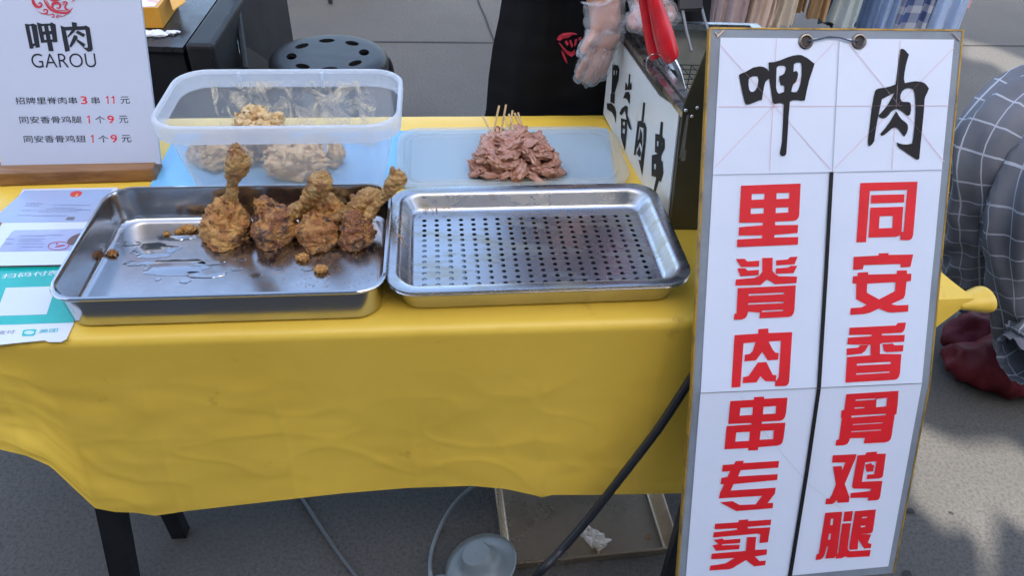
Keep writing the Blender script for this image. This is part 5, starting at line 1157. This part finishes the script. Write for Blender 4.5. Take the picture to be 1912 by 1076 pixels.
# gloves: loose clear film round both hands
mgv, tgv, pgv = nmat('clear_film'); Ng, Lg = tgv.nodes.new, tgv.links.new
tr_ = Ng('ShaderNodeBsdfTransparent'); tr_.inputs[0].default_value = (.96, .97, .98, 1); mxg = Ng('ShaderNodeMixShader'); mxg.inputs[0].default_value = .80; pgv.inputs['Base Color'].default_value = (.82, .84, .88, 1); pgv.inputs['Roughness'].default_value = .10; pgv.inputs['Specular IOR Level'].default_value = .9
Lg(pgv.outputs[0], mxg.inputs[1]); Lg(tr_.outputs[0], mxg.inputs[2]); Lg(mxg.outputs[0], tgv.nodes['Material Output'].inputs[0])
def crink(bm):
    bm.normal_update()
    for v in bm.verts: v.co += v.normal*(.0026*noise.fractal(v.co*50, .8, 2.2, 4) + .0030*(1-2.2*abs(noise.noise(v.co*70))))
def glove(wr, palm, chains, cuff):
    v = [(cuff, .042), (wr, .036), (palm[0], (.039, .030)), (palm[1], (.042, .027))]; e = [(0, 1), (1, 2), (2, 3)]
    for ch in chains:
        pv = 3 if len(ch) == 4 else 2
        pts = [D(*p) for p in ch]; pts.append(pts[-1]+(pts[-1]-pts[-2])*.45)
        for p, r in zip(pts, (.0128, .0120, .0115, .0105, .006)): v.append((p, r)); e.append((pv, len(v)-1)); pv = len(v)-1
    return skinned('plastic_glove', v, e, mgv, sel, sub=3, post=crink)
glove(wA, hA, FA, wA.lerp(eA, .12)); glove(wB, hB_, FB, wB.lerp(eB, .14))
for wr, el, hd in ((wA, eA, hA[0]), (wB, eB, hB_[0])):
    ax = (el-wr).normalized(); x1 = ax.orthogonal().normalized(); x2 = ax.cross(x1); b = B()
    b.tube([wr + ax*(.012+.006*math.sin(a*3)) + (x1*math.cos(a) + x2*math.sin(a))*(.040+.004*math.sin(5*a)) for a in [i*2*math.pi/40 for i in range(40)]], .0020, 8, closed=True)
    part('glove_cuff', b, mgv, sel)

# ---- the customer crouching at the right
CHECK = plaidmat('grey_check', (.165, .172, .195), (.42, .45, .50), 13, .065)
cust = thing('person', 'crouching customer in grey trousers with white checks and dark red boots', 'person', (P(1900, 690, 0).x, 1.42, 0))
kn = D(1862, 285, 1.47); hip = D(2065, 235, 1.62); an = D(1880, 545, 1.50)
kn2 = D(1990, 330, 1.36); hip2 = D(2110, 260, 1.50)
pel = (hip+hip2)/2 + Vector((.03, .03, 0))
f1_, f2_ = P(1905, 610, .09), P(1925, 668, .09)
cv = [(pel, (.15, .13)), (pel+Vector((.02, 0, .20)), (.13, .11)), (pel+Vector((-.03, 0, .42)), (.14, .11)), (pel+Vector((-.06, -.01, .50)), .05), (pel+Vector((-.09, -.02, .58)), (.075, .085)), (pel+Vector((-.10, -.02, .68)), (.07, .08)),
      (hip, .085), (kn, .062), (f1_+Vector((.01, 0, .10)), .042), (f1_, .038), (hip2, .085), (kn2, .062), (f2_+Vector((.02, 0, .10)), .042), (f2_, .038),
      (pel+Vector((-.04, .19, .42)), .05), (pel+Vector((0, .24, .22)), .04), (pel+Vector((-.06, .16, .20)), .03), (pel+Vector((-.04, -.19, .42)), .05), (pel+Vector((.0, -.24, .22)), .04), (pel+Vector((-.06, -.16, .20)), .03)]
ce = [(0,1),(1,2),(2,3),(3,4),(4,5),(0,6),(6,7),(7,8),(8,9),(0,10),(10,11),(11,12),(12,13),(2,14),(14,15),(15,16),(2,17),(17,18),(18,19)]
skinned('body', cv, ce, SKIN, cust)
shell([(pel+Vector((.02, 0, -.06)), .19, .18), (pel+Vector((.02, 0, .14)), .17, .15), (pel+Vector((-.02, 0, .36)), .19, .16), (pel+Vector((-.03, 0, .47)), .10, .09)], 'top', fabric('navy_top', (.05, .06, .10)), cust)
b = B(); b.blob(pel+Vector((-.06, -.01, .66)), .10, .10, .11, 4, .08, 3, 3); part('hair', b, HAIR, cust, ang=180)
def wrap(name, secs, mt, su, sv_, cap=False, wob=.05, seed=0, n=64, m=40):
    """cloth tube: secs = (centre px, py, half width px, half depth m, Y, tilt)"""
    pts = [(D(x, y, Y), r*depth(D(x, y, Y))/FPX, dd) for x, y, r, dd, Y in secs]
    s1 = spline([(p, r) for p, r, _ in pts], m); s2 = spline([(p, dd) for p, _, dd in pts], m); b = B(); rings = []
    for i in range(m):
        p, r = s1[i]; dd = s2[i][1]; t_ = (s1[min(i+1, m-1)][0]-s1[max(i-1, 0)][0]).normalized(); side = t_.cross(_f).normalized(); fw = side.cross(t_).normalized()
        rings.append([p + side*r*math.cos(a)*(1+wob*noise.noise(Vector((math.cos(a)*1.6, math.sin(a)*1.6, i*.09+seed)))) + fw*dd*math.sin(a)*(1+wob*1.6*noise.noise(Vector((math.cos(a)*2, math.sin(a)*2, i*.11+seed+5)))) + side*.004*math.sin(a*9+i*.2+seed) + (side*math.cos(a)+fw*math.sin(a))*.013*min(1, (r/.085)**2)*(1-2.4*abs(noise.noise(Vector((math.cos(a)*1.8, math.sin(a)*1.8-i*.10, i*.16+seed*3))))) for a in [math.pi*.5+k*2*math.pi/n for k in range(n)]])
    b.loft(rings, cap0=cap); o = part(name, b, mt, cust, ang=180); L_ = sum((a[0]-c_[0]).length for a, c_ in zip(s1, s1[1:])); uvgrid(o, n, m, su, L_*sv_); return o
wrap('trouser_leg', [(2110, 180, 100, .09, 1.64), (2010, 200, 98, .09, 1.58), (1925, 228, 92, .085, 1.52), (1872, 290, 90, .08, 1.48), (1856, 360, 86, .07, 1.47), (1850, 430, 82, .06, 1.47), (1848, 492, 80, .055, 1.47)], CHECK, 1.0, 2.0, seed=1)
wrap('trouser_leg', [(2140, 260, 100, .09, 1.5), (2050, 290, 110, .09, 1.44), (1985, 340, 118, .09, 1.39), (1962, 420, 118, .085, 1.37), (1958, 500, 116, .08, 1.37), (1966, 580, 112, .07, 1.38), (1972, 605, 110, .07, 1.38)], CHECK, 1.2, 2.0, seed=4)
wrap('trouser_cuff', [(1985, 600, 60, .05, 1.30), (1950, 630, 62, .05, 1.27), (1918, 660, 52, .045, 1.25), (1890, 672, 44, .04, 1.235)], CHECK, .7, 2.0, seed=7)
NAVY = fabric('navy_lining', (.085, .095, .16))
wrap('lining', [(1832, 455, 62, .045, 1.49), (1822, 510, 56, .04, 1.49), (1830, 550, 48, .035, 1.49)], NAVY, 1, 1, seed=9)
BOOT = mat('red_leather', (.12, .011, .016), .62, col2=(.085, .008, .012), ns=9, bump=.4, bs=40, bd=.006, spec=.25)
def boot(secs, seed):
    b = B(); sp1 = spline([(P(x, y, z), r) for x, y, z, r in secs], 50); rings = []
    for i, (p, r) in enumerate(sp1):
        t_ = (sp1[min(i+1, 49)][0]-sp1[max(i-1, 0)][0]).normalized(); up = Vector((0, 0, 1)); up = (up-t_*up.dot(t_)).normalized(); sd_ = t_.cross(up)
        rings.append([p + sd_*r*math.cos(a) + up*r*.72*math.sin(a) for a in [k*2*math.pi/36 for k in range(36)]])
    b.loft(rings, cap0=True, cap1=True)
    bmesh.ops.recalc_face_normals(b.bm, faces=b.bm.faces); b.bm.normal_update()
    for v in b.bm.verts:
        v.co += v.normal*(.016*(1-2.2*abs(noise.noise(v.co*17+Vector((seed, 0, 0))))) - .006 + .005*(1-2*abs(noise.noise(v.co*38)))); v.co.z = max(v.co.z, .002)
    return part('boot', b, BOOT, cust, ang=180)
boot([(1777, 652, .035, .012), (1784, 640, .045, .036), (1815, 622, .055, .052), (1860, 612, .065, .060), (1910, 610, .08, .065), (1960, 600, .10, .06), (2000, 590, .13, .03)], 1)
boot([(1770, 676, .030, .010), (1780, 672, .042, .040), (1815, 674, .055, .066), (1865, 682, .06, .078), (1915, 692, .065, .078), (1965, 690, .08, .07), (2010, 680, .11, .03)], 5)
b = B(); c_ = P(1906, 612, .12); b.tube([c_ + _right*(.009*math.cos(a)) + _up*(.006*math.sin(a)) for a in [i*2*math.pi/20 for i in range(20)]], .0018, 8, closed=True); part('zip_ring', b, mat('brass', (.75, .5, .32), .25, 1.0), cust)

for o in list(COL.objects):
    if '_o' in o: del o['_o']
